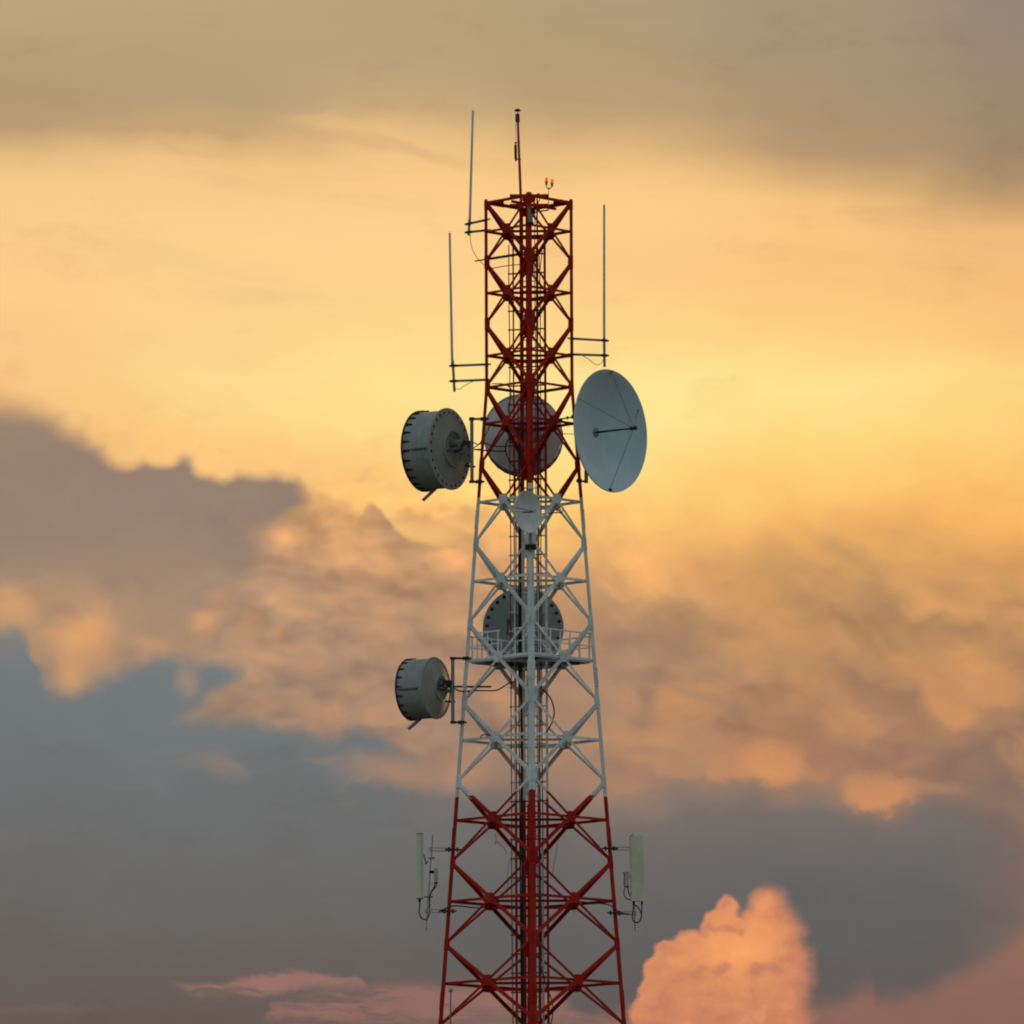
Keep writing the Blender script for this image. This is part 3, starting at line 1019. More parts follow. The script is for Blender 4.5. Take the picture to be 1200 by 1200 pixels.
# deck in four boards of grating round a ladder opening
fx = lambda s, t: (q[0] * (1 - s) * (1 - t) + q[1] * s * (1 - t) + q[2] * s * t + q[3] * (1 - s) * t)
for (s0, s1, t0, t1) in ((0, 1, 0, .36), (0, .34, .365, 1), (.345, 1, .66, 1), (.78, 1, .365, .655)):
    mb = MB()
    pl = [fx(s0, t0), fx(s1, t0), fx(s1, t1), fx(s0, t1)]
    mb.prism([p + V((0, 0, zp - 0.02)) for p in pl], [p + V((0, 0, zp + 0.012)) for p in pl])
    obj('deck_panel', mb, M['galv'], plat, smooth=False)
for t in (0.2, 0.5, 0.8):
    obj('joist', MB().bar(fx(0.01, t) + V((0, 0, zp - 0.06)), fx(0.99, t) + V((0, 0, zp - 0.06)), 0.05, 0.075), M['galv'], plat, smooth=False)
for j in range(4):
    a, b = corner(j, zp), corner(j + 1, zp)
    n = fnorm(j)
    e = (b - a).normalized()
    off_ = -n * 0.075
    obj('edge_beam', MB().bar(a + e * .16 + off_ + V((0, 0, -0.03)), b - e * .16 + off_ + V((0, 0, -0.03)), 0.03, 0.11), M['white'], plat, smooth=False)
    Lf = (b - a).length
    runs = {0: [(0.12, Lf - 0.10)], 1: [(0.12, Lf - 0.12)], 2: [(0.12, Lf - 0.12)], 3: [(0.30, 1.02), (1.62, Lf - 0.12)]}[j]
    for (s0, s1) in runs:
        base_ = lambda s: a + e * s - n * 0.13
        h = 0.66 if j in (0, 3) else 0.58
        obj('top_rail', MB().bar(base_(s0 - .06) + V((0, 0, h)), base_(s1 + .06) + V((0, 0, h)), 0.034, 0.034), M['white'], plat, smooth=False)
        obj('mid_rail', MB().bar(base_(s0 - .06) + V((0, 0, h * .52)), base_(s1 + .06) + V((0, 0, h * .52)), 0.024, 0.024), M['white'], plat, smooth=False)
        m_ = max(1, round((s1 - s0) / 0.36))
        for i in range(m_ + 1):
            s = s0 + (s1 - s0) * i / m_
            obj('post', MB().bar(base_(s), base_(s) + V((0, 0, h)), 0.036, 0.036, V((1, 0, 0))), M['white'], plat, smooth=False)


# ------------------------------------------------------------------ dish antennas
def facing(d, up=V((0, 0, 1))):
    x = V(d).normalized()
    y = up.cross(x).normalized()
    z_ = x.cross(y)
    return Matrix((x, y, z_)).transposed()


def ring_holes(rad, n, x, r, t, start=0.0):
    mb = MB()
    for i in range(n):
        a = 2 * pi * i / n + start
        c = V((x, rad * cos(a), rad * sin(a)))
        mb.tube(c, c + V((-t, 0, 0)), r, n=8)
    return mb


def drum(center, axis, Rd, L, label, holes=True, ntab=26, strut=True, mat_back='plate', group='shrouded drum antennas on the tower', hub=True, hole_r=0.040):
    t = empty('drum_antenna', center, label, 'antenna', group, rot=facing(axis))
    # shroud: open tube with a rolled lip in front and a shallow flare to the rear flange
    n = 72
    prof = [(0.0, Rd * 1.0), (0.03, Rd * 0.992), (0.10, Rd * 0.975), (L * 0.5, Rd * 0.975), (L * 0.93, Rd * 0.985), (L, Rd * 1.0), (L, Rd * 0.97), (0.02, Rd * 0.95)]
    obj('shroud', MB().lathe(prof, n, closed=True), M['drum'], t, ang=40)
    # rear plate
    if holes:
        prof = [(0.012, Rd * 1.03), (-0.014, Rd * 1.03), (-0.018, Rd * 1.02), (-0.018, Rd * 0.80), (-0.03, Rd * 0.79), (-0.075, Rd * 0.45), (-0.085, Rd * 0.43), (-0.085, Rd * .34), (-0.05, Rd * 0.33), (-0.05, 0)]
    else:
        prof = [(0.02, Rd * 1.01), (-0.02, Rd * 1.015), (-0.04, Rd * 1.0), (-0.02, Rd * 0.97), (-0.03, Rd * 0.95), (-0.10, Rd * 0.62), (-0.155, Rd * 0.38), (-0.165, Rd * 0.36), (-0.165, Rd * .29), (-0.13, Rd * 0.28), (-0.13, 0)]
    bp = obj('back_plate', MB().lathe([(0.012, 0)] + prof, n), M[mat_back], t, ang=30)
    if holes:
        obj('bolt_hole', ring_holes(Rd * 0.925, 26, -0.0145, Rd * hole_r, 0.006, 0.06), M['black'], bp, kind='stuff')
    obj('pan_rim', MB().lathe([(-0.09, Rd * .45), (-0.14, Rd * .45), (-0.14, Rd * .425), (-0.09, Rd * .425)] if holes else [(-0.15, Rd * .40), (-0.195, Rd * .40), (-0.195, Rd * .37), (-0.15, Rd * .37)], n, closed=True), M['plate'], bp)
    if hub:
        hb = MB()
        hb.tube((-0.05, 0, Rd * .12), (-0.42, 0, Rd * .12), Rd * .115, Rd * .09, 16)
        obj('hub', hb, M['galv'], t)
        hb = MB()
        hb.tube((-0.05, Rd * .17, -Rd * .06), (-0.30, Rd * .12, -Rd * .02), 0.035, n=10)
        hb.tube((-0.05, -Rd * .17, -Rd * .06), (-0.30, -Rd * .12, -Rd * .02), 0.035, n=10)
        hb.box((-0.34, 0, Rd * .06), 0.06, Rd * .22, Rd * .14)
        hb.tube((-0.30, 0, -Rd * .12), (-0.46, 0, -Rd * .12), 0.045, n=10)
        obj('feed_coupler', hb, M['galv'], t)
    obj('radome', MB().lathe([(L + 0.012, Rd * 1.005), (L + 0.03, Rd * .99), (L + 0.055, Rd * .8), (L + 0.07, Rd * .4), (L + 0.075, 0)], n), M['fabric'], t, ang=60)
    obj('front_ring', MB().lathe([(L - .028, Rd * 1.0), (L - .028, Rd * 1.016), (L + .004, Rd * 1.018), (L + .004, Rd * 1.0)], n, closed=True), M['black'], t)
    # tapering straps that lace the radome to the shroud
    w0, ln_ = Rd * 0.047, Rd * 0.215
    tab = MB()
    pts = [(L + 0.0, -w0), (L + 0.0, w0), (L - ln_ * .45, w0 * .45), (L - ln_, w0 * .12), (L - ln_, -w0 * .12), (L - ln_ * .45, -w0 * .45)]
    tab.prism([V((x, y, Rd * 0.975)) for x, y in pts], [V((x, y, Rd * 1.022)) for x, y in pts])
    t0 = obj('radome_strap', tab, M['black'], t, smooth=False)
    for i in range(1, ntab):
        copy_part(t0, t, Matrix.Rotation(2 * pi * i / ntab, 4, 'X'))
    # seam down the side of the shroud with its bolt row
    for a in (radians(5), radians(185)):
        sm = MB()
        c = V((0, sin(a + pi / 2) * Rd * .985, cos(a + pi / 2) * Rd * .985))
        sm.bar(c + V((0.08, 0, 0)), c + V((L - .05, 0, 0)), 0.03, 0.012)
        for i in range(7):
            p = c + V((0.12 + i * (L - .25) / 6, 0, -0.03))
            sm.box(p, 0.022, 0.05, 0.02)
        obj('seam_strip', sm, M['dark'], t)
    if strut:
        s = MB()
        s.bar((L * .35, 0.0, -Rd * 0.99), (L * .35 + 0.06, Rd * .1, -Rd * 0.99), 0.02, 0.02)
    return t


def pole_mount(parent_thing, x, y0, y1, Y, arms, k=3, r=0.045, mat='galv'):
    """Vertical pipe beside a leg, clamped to it by short arms; built in world axes, then moved into the thing."""
    inv = parent_thing.matrix_world.inverted() if parent_thing.matrix_world != Matrix.Identity(4) else Matrix.Identity(4)
    mm = parent_thing.matrix_basis.inverted()
    a, b = P(x, y0, Y), P(x, y1, Y)
    b = V((a.x, Y, b.z))
    obj('mounting_pole', MB().tube(a, b, r, n=12).moved(mm), M[mat], parent_thing)
    for ya in arms:
        zz = P(x, ya, Y).z
        c = corner(k, zz)
        out = cdir(k)
        end = c - out * 0.06
        st = V((a.x, Y, zz))
        d = (end - st).normalized()
        mb = MB()
        mb.bar(st - d * 0.07, end, 0.05, 0.05)
        ax = (d, d.cross(V((0, 0, 1))), V((0, 0, 1)))
        obj('arm', mb.moved(mm), M['dark'], parent_thing, smooth=False)
        cl = MB().box(c - out * 0.02, 0.16, 0.20, 0.07, ax)
        cl.box(st, 0.13, 0.13, 0.06, ax)
        cl.tube(c + d.cross(V((0, 0, 1))) * 0.09 - d * 0.12, c + d.cross(V((0, 0, 1))) * 0.09 + d * 0.16, 0.013, n=6)
        cl.tube(c - d.cross(V((0, 0, 1))) * 0.09 - d * 0.12, c - d.cross(V((0, 0, 1))) * 0.09 + d * 0.16, 0.013, n=6)
        obj('clamp', cl.moved(mm), M['dark'], parent_thing, smooth=False)
    return a, b


def side_strut(t, pts, w=0.09, h=0.02, mat='galv'):
    mm = t.matrix_basis.inverted()
    mb = MB()
    for a, b in zip(pts[:-1], pts[1:]):
        mb.bar(a, b, w, h, V((0, 1, 0)))
    obj('strut', mb.moved(mm), M[mat], t, smooth=False)


def away(deg, right=False):
    a = radians(deg)
    return V((sin(a) * (1 if right else -1), cos(a), 0))


# upper left drum
ax1 = away(60)
Y1 = 0.30
d1 = drum(P(526.5, 526.2, Y1), ax1, 47 * PX, 0.80, 'larger grey drum antenna with bolted flange high on the left of the red band')
pole_mount(d1, 552.8, 489, 566, -0.02, (491, 564.5), 3)
side_strut(d1, [P(511, 572, Y1 + .25), P(495.5, 586.5, Y1 + .2)], 0.08, 0.06, 'galv')
mm = d1.matrix_basis.inverted()
br = MB()
br.bar(P(543, 519, Y1 - .2), P(554, 519, -0.02), 0.10, 0.10)
br.bar(P(545, 546, Y1 - .1), P(555, 547, -0.02), 0.05, 0.05)
br.bar(P(549, 527, Y1 - .2), P(564, 526.5, 0.0), 0.03, 0.03)
br.bar(P(552, 546.8, -.02), P(557, 546.8, -.05), 0.04, 0.04)
obj('bracket', br.moved(mm), M['dark'], d1, smooth=False)

# drum behind the red band
d2 = drum(P(612.5, 507.5, 1.55), V((0.03, 1, 0)), 46.3 * PX, 0.84, 'pale round drum antenna seen from behind through the red lattice', holes=False, mat_back='backpale')
d3 = drum(P(613.2, 736, 1.95), V((-0.02, 1, 0)), 46.5 * PX, 0.72, 'dark grey drum antenna seen from behind above the platform rails', mat_back='slate', hole_r=0.05)
for d_, yy, Yd in ((d2, 507, 1.55), (d3, 736, 1.95)):
    mm = d_.matrix_basis.inverted()
    c = d_.matrix_basis.translation
    back = corner(2, c.z)
    mb = MB()
    px_ = c.x + 0.12
    mb.tube(V((px_, back.y + 0.14, c.z - 0.75)), V((px_, back.y + 0.14, c.z + 0.75)), 0.05, n=12)
    obj('mounting_pole', mb.moved(mm), M['galv'], d_)
    for s in (-.55, .55):
        b2 = corner(2, c.z + s)
        obj('arm', MB().bar(V((px_, back.y + .14, c.z + s)), b2 + V((0, -.03, 0)), 0.05, 0.05).moved(mm), M['dark'], d_, smooth=False)

# lower left drum
ax4 = away(62)
Y4 = 0.28
d4 = drum(P(509.7, 806.4, Y4), ax4, 36.0 * PX, 0.70, 'smaller grey drum antenna with smooth cone back beside the white band', holes=False, ntab=20)
pole_mount(d4, 530.5, 770, 848, -0.02, (771.5, 846.5), 3)
side_strut(d4, [P(493, 842, Y4 + .25), P(478.5, 854.5, Y4 + .2)], 0.08, 0.06, 'galv')
mm = d4.matrix_basis.inverted()
br = MB()
br.bar(P(520, 800, Y4 - .15), P(531, 800, -0.02), 0.10, 0.12)
br.bar(P(522, 822, Y4 - .15), P(533, 822.5, -0.02), 0.05, 0.05)
obj('bracket', br.moved(mm), M['dark'], d4, smooth=False)
rd = MB()
rd.tube(P(513, 804.5, Y4 - .1), P(576, 804.8, -0.2), 0.024, n=8)
rd.box(P(545, 804.5, 0), 0.05, 0.06, 0.05)
rd.box(P(552, 805, -.05), 0.05, 0.06, 0.05)
rd.box(P(550, 811, -.05), 0.07, 0.06, 0.06)
obj('stay_rod', rd.moved(mm), M['dark'], d4)


def dish(vertex, axis, Rd, depth, label, mat, feed=True, rimw=0.02, name='dish_antenna', group='open dish antennas on the tower', roll=None):
    t = empty(name, vertex, label, 'antenna', group, rot=facing(axis))
    n = 96
    k = depth / (Rd * Rd)
    prof = [(k * (Rd * i / 16.0) ** 2, Rd * i / 16.0) for i in range(17)]
    back = [(x - 0.02, r) for x, r in prof[::-1]]
    back[0] = (depth - 0.03, Rd * 1.006)
    rim = [(depth + rimw * 0.3, Rd * 1.012), (depth - rimw, Rd * 1.018)]
    mb = MB().lathe(prof + rim + back, n)
    obj('reflector', mb, M[mat], t, ang=40)
    f = Rd * Rd / (4 * depth)
    return t, f


# the big open dish on the right
axd = V((sin(radians(53.2)), -cos(radians(53.2)), 0.0))
dv = P(698.0, 506.8, -0.18)
RB = 71.3 * PX
d5, f5 = dish(dv, axd, RB, 0.47, 'big pale blue open dish on the right with feed rod and thin stays', 'dish')
obj('hub_disc', MB().lathe([(0.0, 0), (0.0, 0.125), (0.016, 0.125), (0.024, 0.10), (0.024, 0)], 32), M['galv'], d5)
fr = MB()
fr.tube((0.02, 0, 0), (f5 - .12, 0, 0), 0.026, 0.02, 12)
obj('feed_rod', fr, M['black'], d5)
fh = MB()
fh.tube((f5 - .14, 0, 0), (f5 - .02, 0, 0), 0.05, 0.035, 12)
fh.tube((f5 - .02, 0, 0), (f5 + 0.03, 0, 0), 0.052, 0.052, 12)
obj('feed_horn', fh, M['black'], d5)
for a in (88, 152, 268, 28):
    a = radians(a)
    # local y points to the left seen from the dish's back; stays run from the feed to the rim
    q_ = 0.985 if abs(cos(a)) < .5 else 0.93
    e = V((0.47 * q_ * q_, cos(a) * RB * q_, sin(a) * RB * q_))
    obj('stay_wire', MB().tube((f5 - .05, 0, 0), e, 0.006, n=6), M['dark'], d5)
    obj('stay_clip', MB().box(e, 0.10 if q_ > .95 else 0.03, 0.06 if q_ > .95 else 0.03, 0.07 if q_ > .95 else 0.03), M['brass' if sin(a) > .7 else 'black'], d5, smooth=False)
mm = d5.matrix_basis.inverted()
bk = MB()
bk.lathe([(-0.03, 0), (-0.03, 0.6), (-0.12, 0.55), (-0.22, 0.3), (-0.22, 0)], 32)
obj('back_frame', bk, M['galv'], d5)
pa = P(686.5, 475, 0.16)
pb = P(686.5, 566, 0.16)
obj('mounting_pole', MB().tube(V((pa.x, .16, pb.z)), V((pa.x, .16, pa.z)), 0.05, n=12).moved(mm), M['galv'], d5)
for yy in (488.5, 563.5):
    zz = Z(yy)
    c = corner(1, zz)
    obj('arm', MB().bar(c - cdir(1) * .12, V((pa.x, .16, zz)), 0.05, 0.045).moved(mm), M['dark'], d5, smooth=False)
    cl = MB().box(c - cdir(1) * .05, 0.12, 0.16, 0.08)
    obj('clamp', cl.moved(mm), M['dark'], d5, smooth=False)
zz = Z(488.5)
st = MB()
st.bar(P(656, 491, -.45), P(676, 488.5, 0.1), 0.035, 0.035)
st.box(P(665, 489.5, -.2), 0.05, 0.08, 0.07)
st.box(P(657, 493, -.45), 0.10, 0.08, 0.08)
st.tube(P(650, 508.5, .3), P(676, 508.6, .2), 0.008, n=6)
obj('stay_rod', st.moved(mm), M['dark'], d5)

# the small open dish on the near leg
axs = V((sin(radians(51)), -cos(radians(51)), -0.02))
Ys = -R(Z(600)) - 0.66
sv = P(612.6, 600.2, Ys + .1)
d6, f6 = dish(sv, axs, 24.3 * PX, 0.17, 'small off-white dish on the near leg at the top of the white band', 'small')
f6 = 0.33
fr = MB()
fr.tube((0.0, 0, 0), (f6, 0.0, -.02), 0.016, n=8)
obj('feed_rod', fr, M['dark'], d6)
obj('feed_horn', MB().lathe([(f6 - .03, 0), (f6 - .03, .028), (f6 + .05, .05), (f6 + .05, 0)], 16), M['pale'], d6)
obj('stay_wire', MB().tube((0.16, -24 * PX * .95, 0.05), (f6, 0, 0), 0.010, n=6), M['dark'], d6)
mm = d6.matrix_basis.inverted()
xx = P(621.6, 620, Ys + .52).x
yy_ = Ys + .52
obj('mounting_pole', MB().tube(V((xx, yy_, Z(655))), V((xx, yy_, Z(590))), 0.043, n=12).moved(mm), M['galv'], d6)
obj('back_frame', MB().lathe([(-0.02, 0), (-0.02, 0.16), (-0.14, 0.1), (-0.14, 0)], 20), M['galv'], d6)
cl = MB()
nl = corner(0, Z(650))
cl.box(V((xx, (yy_ + nl.y) / 2 + .02, Z(650))), 0.27, abs(nl.y - yy_) + .16, 0.12)
obj('clamp', cl.moved(mm), M['black'], d6, smooth=False)
cl = MB()
nl = corner(0, Z(578))
cl.box(V((xx, (yy_ + nl.y) / 2 + .02, Z(579))), 0.12, abs(nl.y - yy_) + .1, 0.14)
obj('clamp', cl.moved(mm), M['white'], d6, smooth=False)


# ------------------------------------------------------------------ whip antennas
def whip(label, top, foot, pole_bot, arms, k, pole_x=None, wire=None, wire_mat='rust'):
    Y = -0.02 + cdir(k).y * R(Z(foot[1]))
    base = P(pole_bot[0], pole_bot[1], Y)
    t = empty('whip_antenna', base, label, 'antenna', 'whip antennas on stand-off arms')
    a, b = P(foot[0], foot[1] + 6, Y), P(top[0], top[1], Y)
    obj('rod', MB().tube(a, b, 0.034, 0.027, 10), M['whip'], t)
    d = (b - a).normalized()
    obj('tip', MB().tube(b, b + d * 0.06, 0.008, 0.004, 6), M['pale'], t)
    obj('base_sleeve', MB().tube(P(foot[0], foot[1] + 4, Y), P(foot[0] + .1, foot[1] - 4, Y), 0.037, 0.03, 10), M['galv'], t)
    obj('mounting_pole', MB().tube(base, P(pole_bot[2], foot[1] - 1, Y), 0.034, n=10), M['galv'], t)
    for ya, yb in arms:
        c = corner(k, Z(yb))
        xa = pole_bot[0] + (pole_bot[2] - pole_bot[0]) * .5
        s = P(xa, ya, Y)
        dd = (c - s).normalized()
        pr = dd.cross(V((0, 0, 1)))
        obj('arm', MB().bar(s - dd * .09, c - dd * .03 + dd * .06, 0.048, 0.055), M['galv'], t, smooth=False)
        cl = MB()
        cl.box(s, 0.13, 0.13, 0.05, (dd, pr, V((0, 0, 1))))
        cl.box(c + dd * .04, 0.05, 0.22, 0.07, (dd, pr, V((0, 0, 1))))
        for sgn in (-1, 1):
            cl.tube(c - dd * .12 + pr * (.085 * sgn), c + dd * .15 + pr * (.085 * sgn), 0.011, n=6)
            cl.tube(s - dd * .12 + pr * (.05 * sgn), s + dd * .10 + pr * (.05 * sgn), 0.010, n=6)
        obj('clamp', cl, M['dark'], t, smooth=False)
    if wire:
        obj('feeder_cable', MB().path([P(x, y, Y + .02) for x, y in wire], 0.008, 5), M[wire_mat], t)
    return t


whip('tallest thin whip antenna clamped to the upper left corner of the tower', (554.2, 130, 0), (550.4, 258), (549.3, 276, 550.2), ((262, 258), (272, 270)), 3,
     wire=[(551, 275), (551.5, 283), (554, 293), (559, 302), (565.5, 309), (569, 312)], wire_mat='rust')
whip('thin whip antenna on long arms left of the red lattice above the drum', (527, 273, 0), (530, 424), (532.6, 459, 530.6), ((428.6, 427), (446.6, 445)), 3,
     wire=[(533, 455), (539, 456), (544, 452), (550, 449), (556, 446)], wire_mat='rust')
whip('straight whip antenna on the right side above the big open dish', (708, 240.5, 0), (708, 396), (708.5, 430, 708), ((399, 397), (416.5, 415.5)), 1,
     wire=[(707.5, 420), (705, 425), (701, 427.5), (696, 426), (690, 421), (683, 417)], wire_mat='rust')

# ------------------------------------------------------------------ yagi antennas
yb0, yb1 = P(556.5, 306, -0.15), P(611, 297.5, 0.35)
yg = empty('yagi_antenna', yb1, 'knobbly boom antenna sticking out left below the top frame', 'antenna')
obj('boom', MB().tube(yb0, yb1, 0.018, n=8), M['dark'], yg)
dd = (yb1 - yb0).normalized()
pr = dd.cross(V((0, 0, 1))).normalized()
for i in range(13):
    p = yb0.lerp(yb1, 0.30 + 0.055 * i)
    obj('element', MB().tube(p - pr * .20, p + pr * .20, 0.020, n=6), M['dark'], yg)
for i in range(2):
    p = yb0.lerp(yb1, 0.04 + 0.12 * i)
    obj('element', MB().tube(p - pr * .06, p + pr * .06, 0.010, n=6), M['dark'], yg)
obj('stay_rod', MB().path([P(576, 314.5, -.1), P(597, 311, .1), P(612, 310, .35)], 0.011, 6), M['dark'], yg)

ya, yb = P(636, 602.6, -0.75), P(659, 600.0, -0.95)
yg2 = empty('yagi_antenna', ya, 'little boom antenna pointing right behind the small white dish', 'antenna')
obj('boom', MB().tube(P(628, 603, -.6), yb, 0.013, n=8), M['dark'], yg2)
for x, h in ((653, .10), (656.5, .10), (659, .08)):
    p = P(x, 600.5, -0.93)
    obj('element', MB().tube(p + V((-.02, -.12, -h * .4)), p + V((.02, .12, h)), 0.011, n=6), M['dark'], yg2)

# ------------------------------------------------------------------ lightning mast on the top
Ym = R(ZTOP) - 0.12
mast = empty('lightning_rod', P(612, 262, Ym), 'slim red mast with dark mushroom cap rising from the top frame', 'lightning rod')
mt, mbs = P(606.8, 141, Ym), P(611.6, 265, Ym)
obj('pole', MB().tube(mbs, P(608.9, 195, Ym), 0.036, 0.034, 10).tube(P(608.9, 195, Ym), mt, 0.033, 0.03, 10), M['red'], mast)
hd = MB()
hd.tube(P(606.8, 143, Ym), P(606.6, 133.5, Ym), 0.055, 0.05, 12)
hd.box(P(605.0, 139.5, Ym), 0.05, 0.06, 0.11)
hd.box(P(604.8, 135, Ym), 0.04, 0.06, 0.05)
obj('head_box', hd, M['rust'], mast)
obj('neck', MB().tube(P(606.6, 134, Ym), P(606.5, 129.5, Ym), 0.014, n=8), M['pale'], mast)
cp = MB().lathe([(0.0, 0), (0.0, .082), (0.012, .086), (0.035, .07), (0.055, .04), (0.062, 0)], 24, 'Z')
cp.v = [p + P(606.5, 130.2, Ym) for p in cp.v]
obj('mushroom_cap', cp, M['black'], mast)
ct = MB()
ct.tube(P(604.4, 186, Ym), P(604.2, 170, Ym), 0.036, 0.034, 10)
ct.tube(P(604.2, 170, Ym), P(604.0, 167, Ym), 0.02, 0.014, 8)
ct.tube(P(604.6, 189, Ym), P(604.5, 186, Ym), 0.018, 0.03, 8)
obj('surge_counter', ct, M['black'], mast)
for yy, x0, x1 in ((167.3, 602.6, 608), (186.6, 604, 610.6)):
    obj('bracket', MB().bar(P(x0, yy, Ym), P(x1, yy, Ym), 0.03, 0.025), M['dark'], mast, smooth=False)
obj('down_wire', MB().path([P(604.8, 141, Ym), P(604.3, 152, Ym), P(604.2, 167, Ym)], 0.005, 5), M['dark'], mast)

# ------------------------------------------------------------------ twin obstruction light
Yo = 0.25
ob = empty('obstruction_light', P(643, 246, Yo), 'pair of lit red warning lamps on a thin stem above the top frame', 'warning light')
obj('stem', MB().tube(P(642.6, 247, Yo), P(643, 221, Yo), 0.009, n=8), M['pale'], ob)
obj('arm', MB().bar(P(642.6, 246.2, Yo), P(624, 249, R(ZTOP) - .3), 0.03, 0.03), M['dark'], ob, smooth=False)
el = MB()
el.path([P(640.2, 216, Yo), P(640.4, 218.6, Yo), P(641.6, 220.6, Yo), P(643.6, 220.9, Yo), P(645.6, 220.0, Yo), P(646.7, 217.5, Yo)], 0.013, 8)
el.tube(P(643, 222, Yo), P(643.2, 220, Yo), 0.022, n=8)
obj('elbow_pipe', el, M['brass'], ob)
for x, y in ((640.4, 215.2), (646.9, 217.0)):
    obj('lamp_base', MB().tube(P(x, y + 1.6, Yo), P(x, y - 1.2, Yo), 0.030, 0.034, 12).tube(P(x, y - 1.2, Yo), P(x, y - 2.4, Yo), 0.042, n=12), M['brass'], ob)
    g_ = MB().lathe([(0, 0), (0, .034), (0.07, .035), (0.10, .026), (0.112, 0)], 16, 'Z')
    g_.v = [p + P(x, y - 2.4, Yo) for p in g_.v]
    obj('lamp_glass', g_, M['lamp'], ob)

# grey unit on the near leg just below the top
Yn = -R(ZTOP) - 0.06
bx = empty('junction_box', P(621.5, 262, Yn), 'small grey enclosure strapped to the near leg below the top frame', 'equipment box')
bxm = MB().box(P(621.6, 256, Yn), 0.12, 0.09, 0.20)
obj('housing', bxm, M['galv'], bx, smooth=False)
obj('antenna_stub', MB().tube(P(620, 252, Yn), P(619.7, 243, Yn), 0.028, n=10), M['galv'], bx)
obj('bracket', MB().box(P(621, 261.5, Yn + .04), 0.19, 0.09, 0.06), M['black'], bx, smooth=False)

# ------------------------------------------------------------------ panel antennas and radio units low on the tower
Yp = 0.0


def mount_arm(t, x0, y0, k, mat='pale', two=True):
    zz = Z(y0)
    c = corner(k, zz)
    s = P(x0, y0, c.y - 0.02)
    d = (c - s).normalized()
    pr = d.cross(V((0, 0, 1)))
    mb = MB()
    for dz in ((-.035, .035) if two else (0,)):
        mb.bar(s - d * .05 + V((0, 0, dz)), c + d * .02 + V((0, 0, dz)), 0.05, 0.02)
    mb.bar(s - d * .05, s + d * .02, 0.05, 0.09)
    obj('arm', mb, M[mat], t, smooth=False)
    cl = MB().box(c - d * .06, 0.05, 0.22, 0.10, (d, pr, V((0, 0, 1)))).box(c + d * .15, 0.05, 0.22, 0.09, (d, pr, V((0, 0, 1))))
    for sgn in (-1, 1):
        cl.tube(c - d * .16 + pr * (.09 * sgn), c + d * .24 + pr * (.09 * sgn), 0.013, n=6)
    obj('clamp', cl, M['dark'], t, smooth=False)


s1 = empty('panel_antenna', P(500, 1090, -.02), 'slim pale green panel antenna on the left of the lower red band', 'antenna', 'panel antennas on the lower red band')
pc0, pc1 = P(492.2, 1052.5, -.15), P(492.2, 977.5, -.15)
# rounded radome, profile in plan swept up
def radome(c0, c1, w, dpt, yaw, n=18, back=0.35):
    ring = []
    for i in range(n + 1):
        a = pi * i / n
        ring.append(V((w / 2 * cos(a) * (1.0), -abs(sin(a)) ** 0.7 * dpt, 0)))
    ring += [V((-w / 2 * .96, dpt * back, 0)), V((w / 2 * .96, dpt * back, 0))]
    m = Matrix.Rotation(yaw, 3, 'Z')
    ring = [m @ p for p in ring]
    return MB().prism([c0 + p for p in ring], [V((c0.x, c0.y, c1.z)) + p for p in ring])


obj('radome', radome(pc0, pc1, 0.165, 0.085, radians(-35)), M['panel'], s1, ang=30)
obj('end_cap', radome(pc0 - V((0, 0, .02)), pc0 + V((0, 0, .006)), 0.175, 0.09, radians(-35)), M['galv'], s1)
obj('end_cap', radome(V((pc0.x, pc0.y, pc1.z - .006)), V((pc0.x, pc0.y, pc1.z + .02)), 0.175, 0.09, radians(-35)), M['galv'], s1)
obj('mounting_pole', MB().tube(P(499.6, 1090, -.02), P(507.4, 978, -.02), 0.028, n=10), M['pale'], s1)
mount_arm(s1, 505.5, 995.3, 3)
mount_arm(s1, 501, 1067.3, 3)
br = MB()
br.bar(P(497, 1051, -.1), P(507, 1051, -.02), 0.02, 0.03)
br.tube(P(496.6, 1001.5, -.1), P(499.5, 1013, -.06), 0.014, n=6)
br.tube(P(499.5, 1013, -.06), P(501.5, 1009, -.04), 0.012, n=6)
br.bar(P(502.5, 1005.6, -.05), P(509.5, 1005.6, 0.0), 0.03, 0.03)
obj('tilt_bracket', br, M['dark'], s1, smooth=False)
cb = [P(492, 1053, -.15), P(491.6, 1062, -.15), P(491.5, 1070, -.14), P(494, 1076, -.12), P(499, 1077.5, -.06), P(502.5, 1073, -.04), P(504, 1066, 0)]
obj('jumper_cable', MB().tube(P(492, 1052.6, -.15), P(491.8, 1057, -.15), 0.05, 0.03, 10).path(cb, 0.016, 6), M['cable'], s1)

ru1 = empty('radio_unit', P(511, 1034, -.05), 'tiny pale radio box beside the left panel antenna', 'radio unit')
obj('housing', MB().box(P(511.2, 1026, -.05), 0.10, 0.08, 0.34), M['pale'], ru1, smooth=False)
obj('bracket', MB().box(P(506, 1021.8, -.03), 0.13, 0.05, 0.07), M['black'], ru1, smooth=False)
obj('connector', MB().box(P(511, 1034.2, -.05), 0.11, 0.06, 0.04), M['black'], ru1, smooth=False)
obj('cable_tail', MB().path([P(511.5, 1034, -.05), P(510.8, 1039, -.05), P(507, 1043.5, -.04), P(504.2, 1049, -.02), P(503.4, 1060, -.02), P(503, 1066, -.02)], 0.016, 6).path([P(509.8, 1034, -.05), P(508.5, 1040, -.05), P(504.8, 1046, -.04), P(503.2, 1056, -.02), P(502.8, 1062, -.02)], 0.014, 6), M['cable'], ru1)

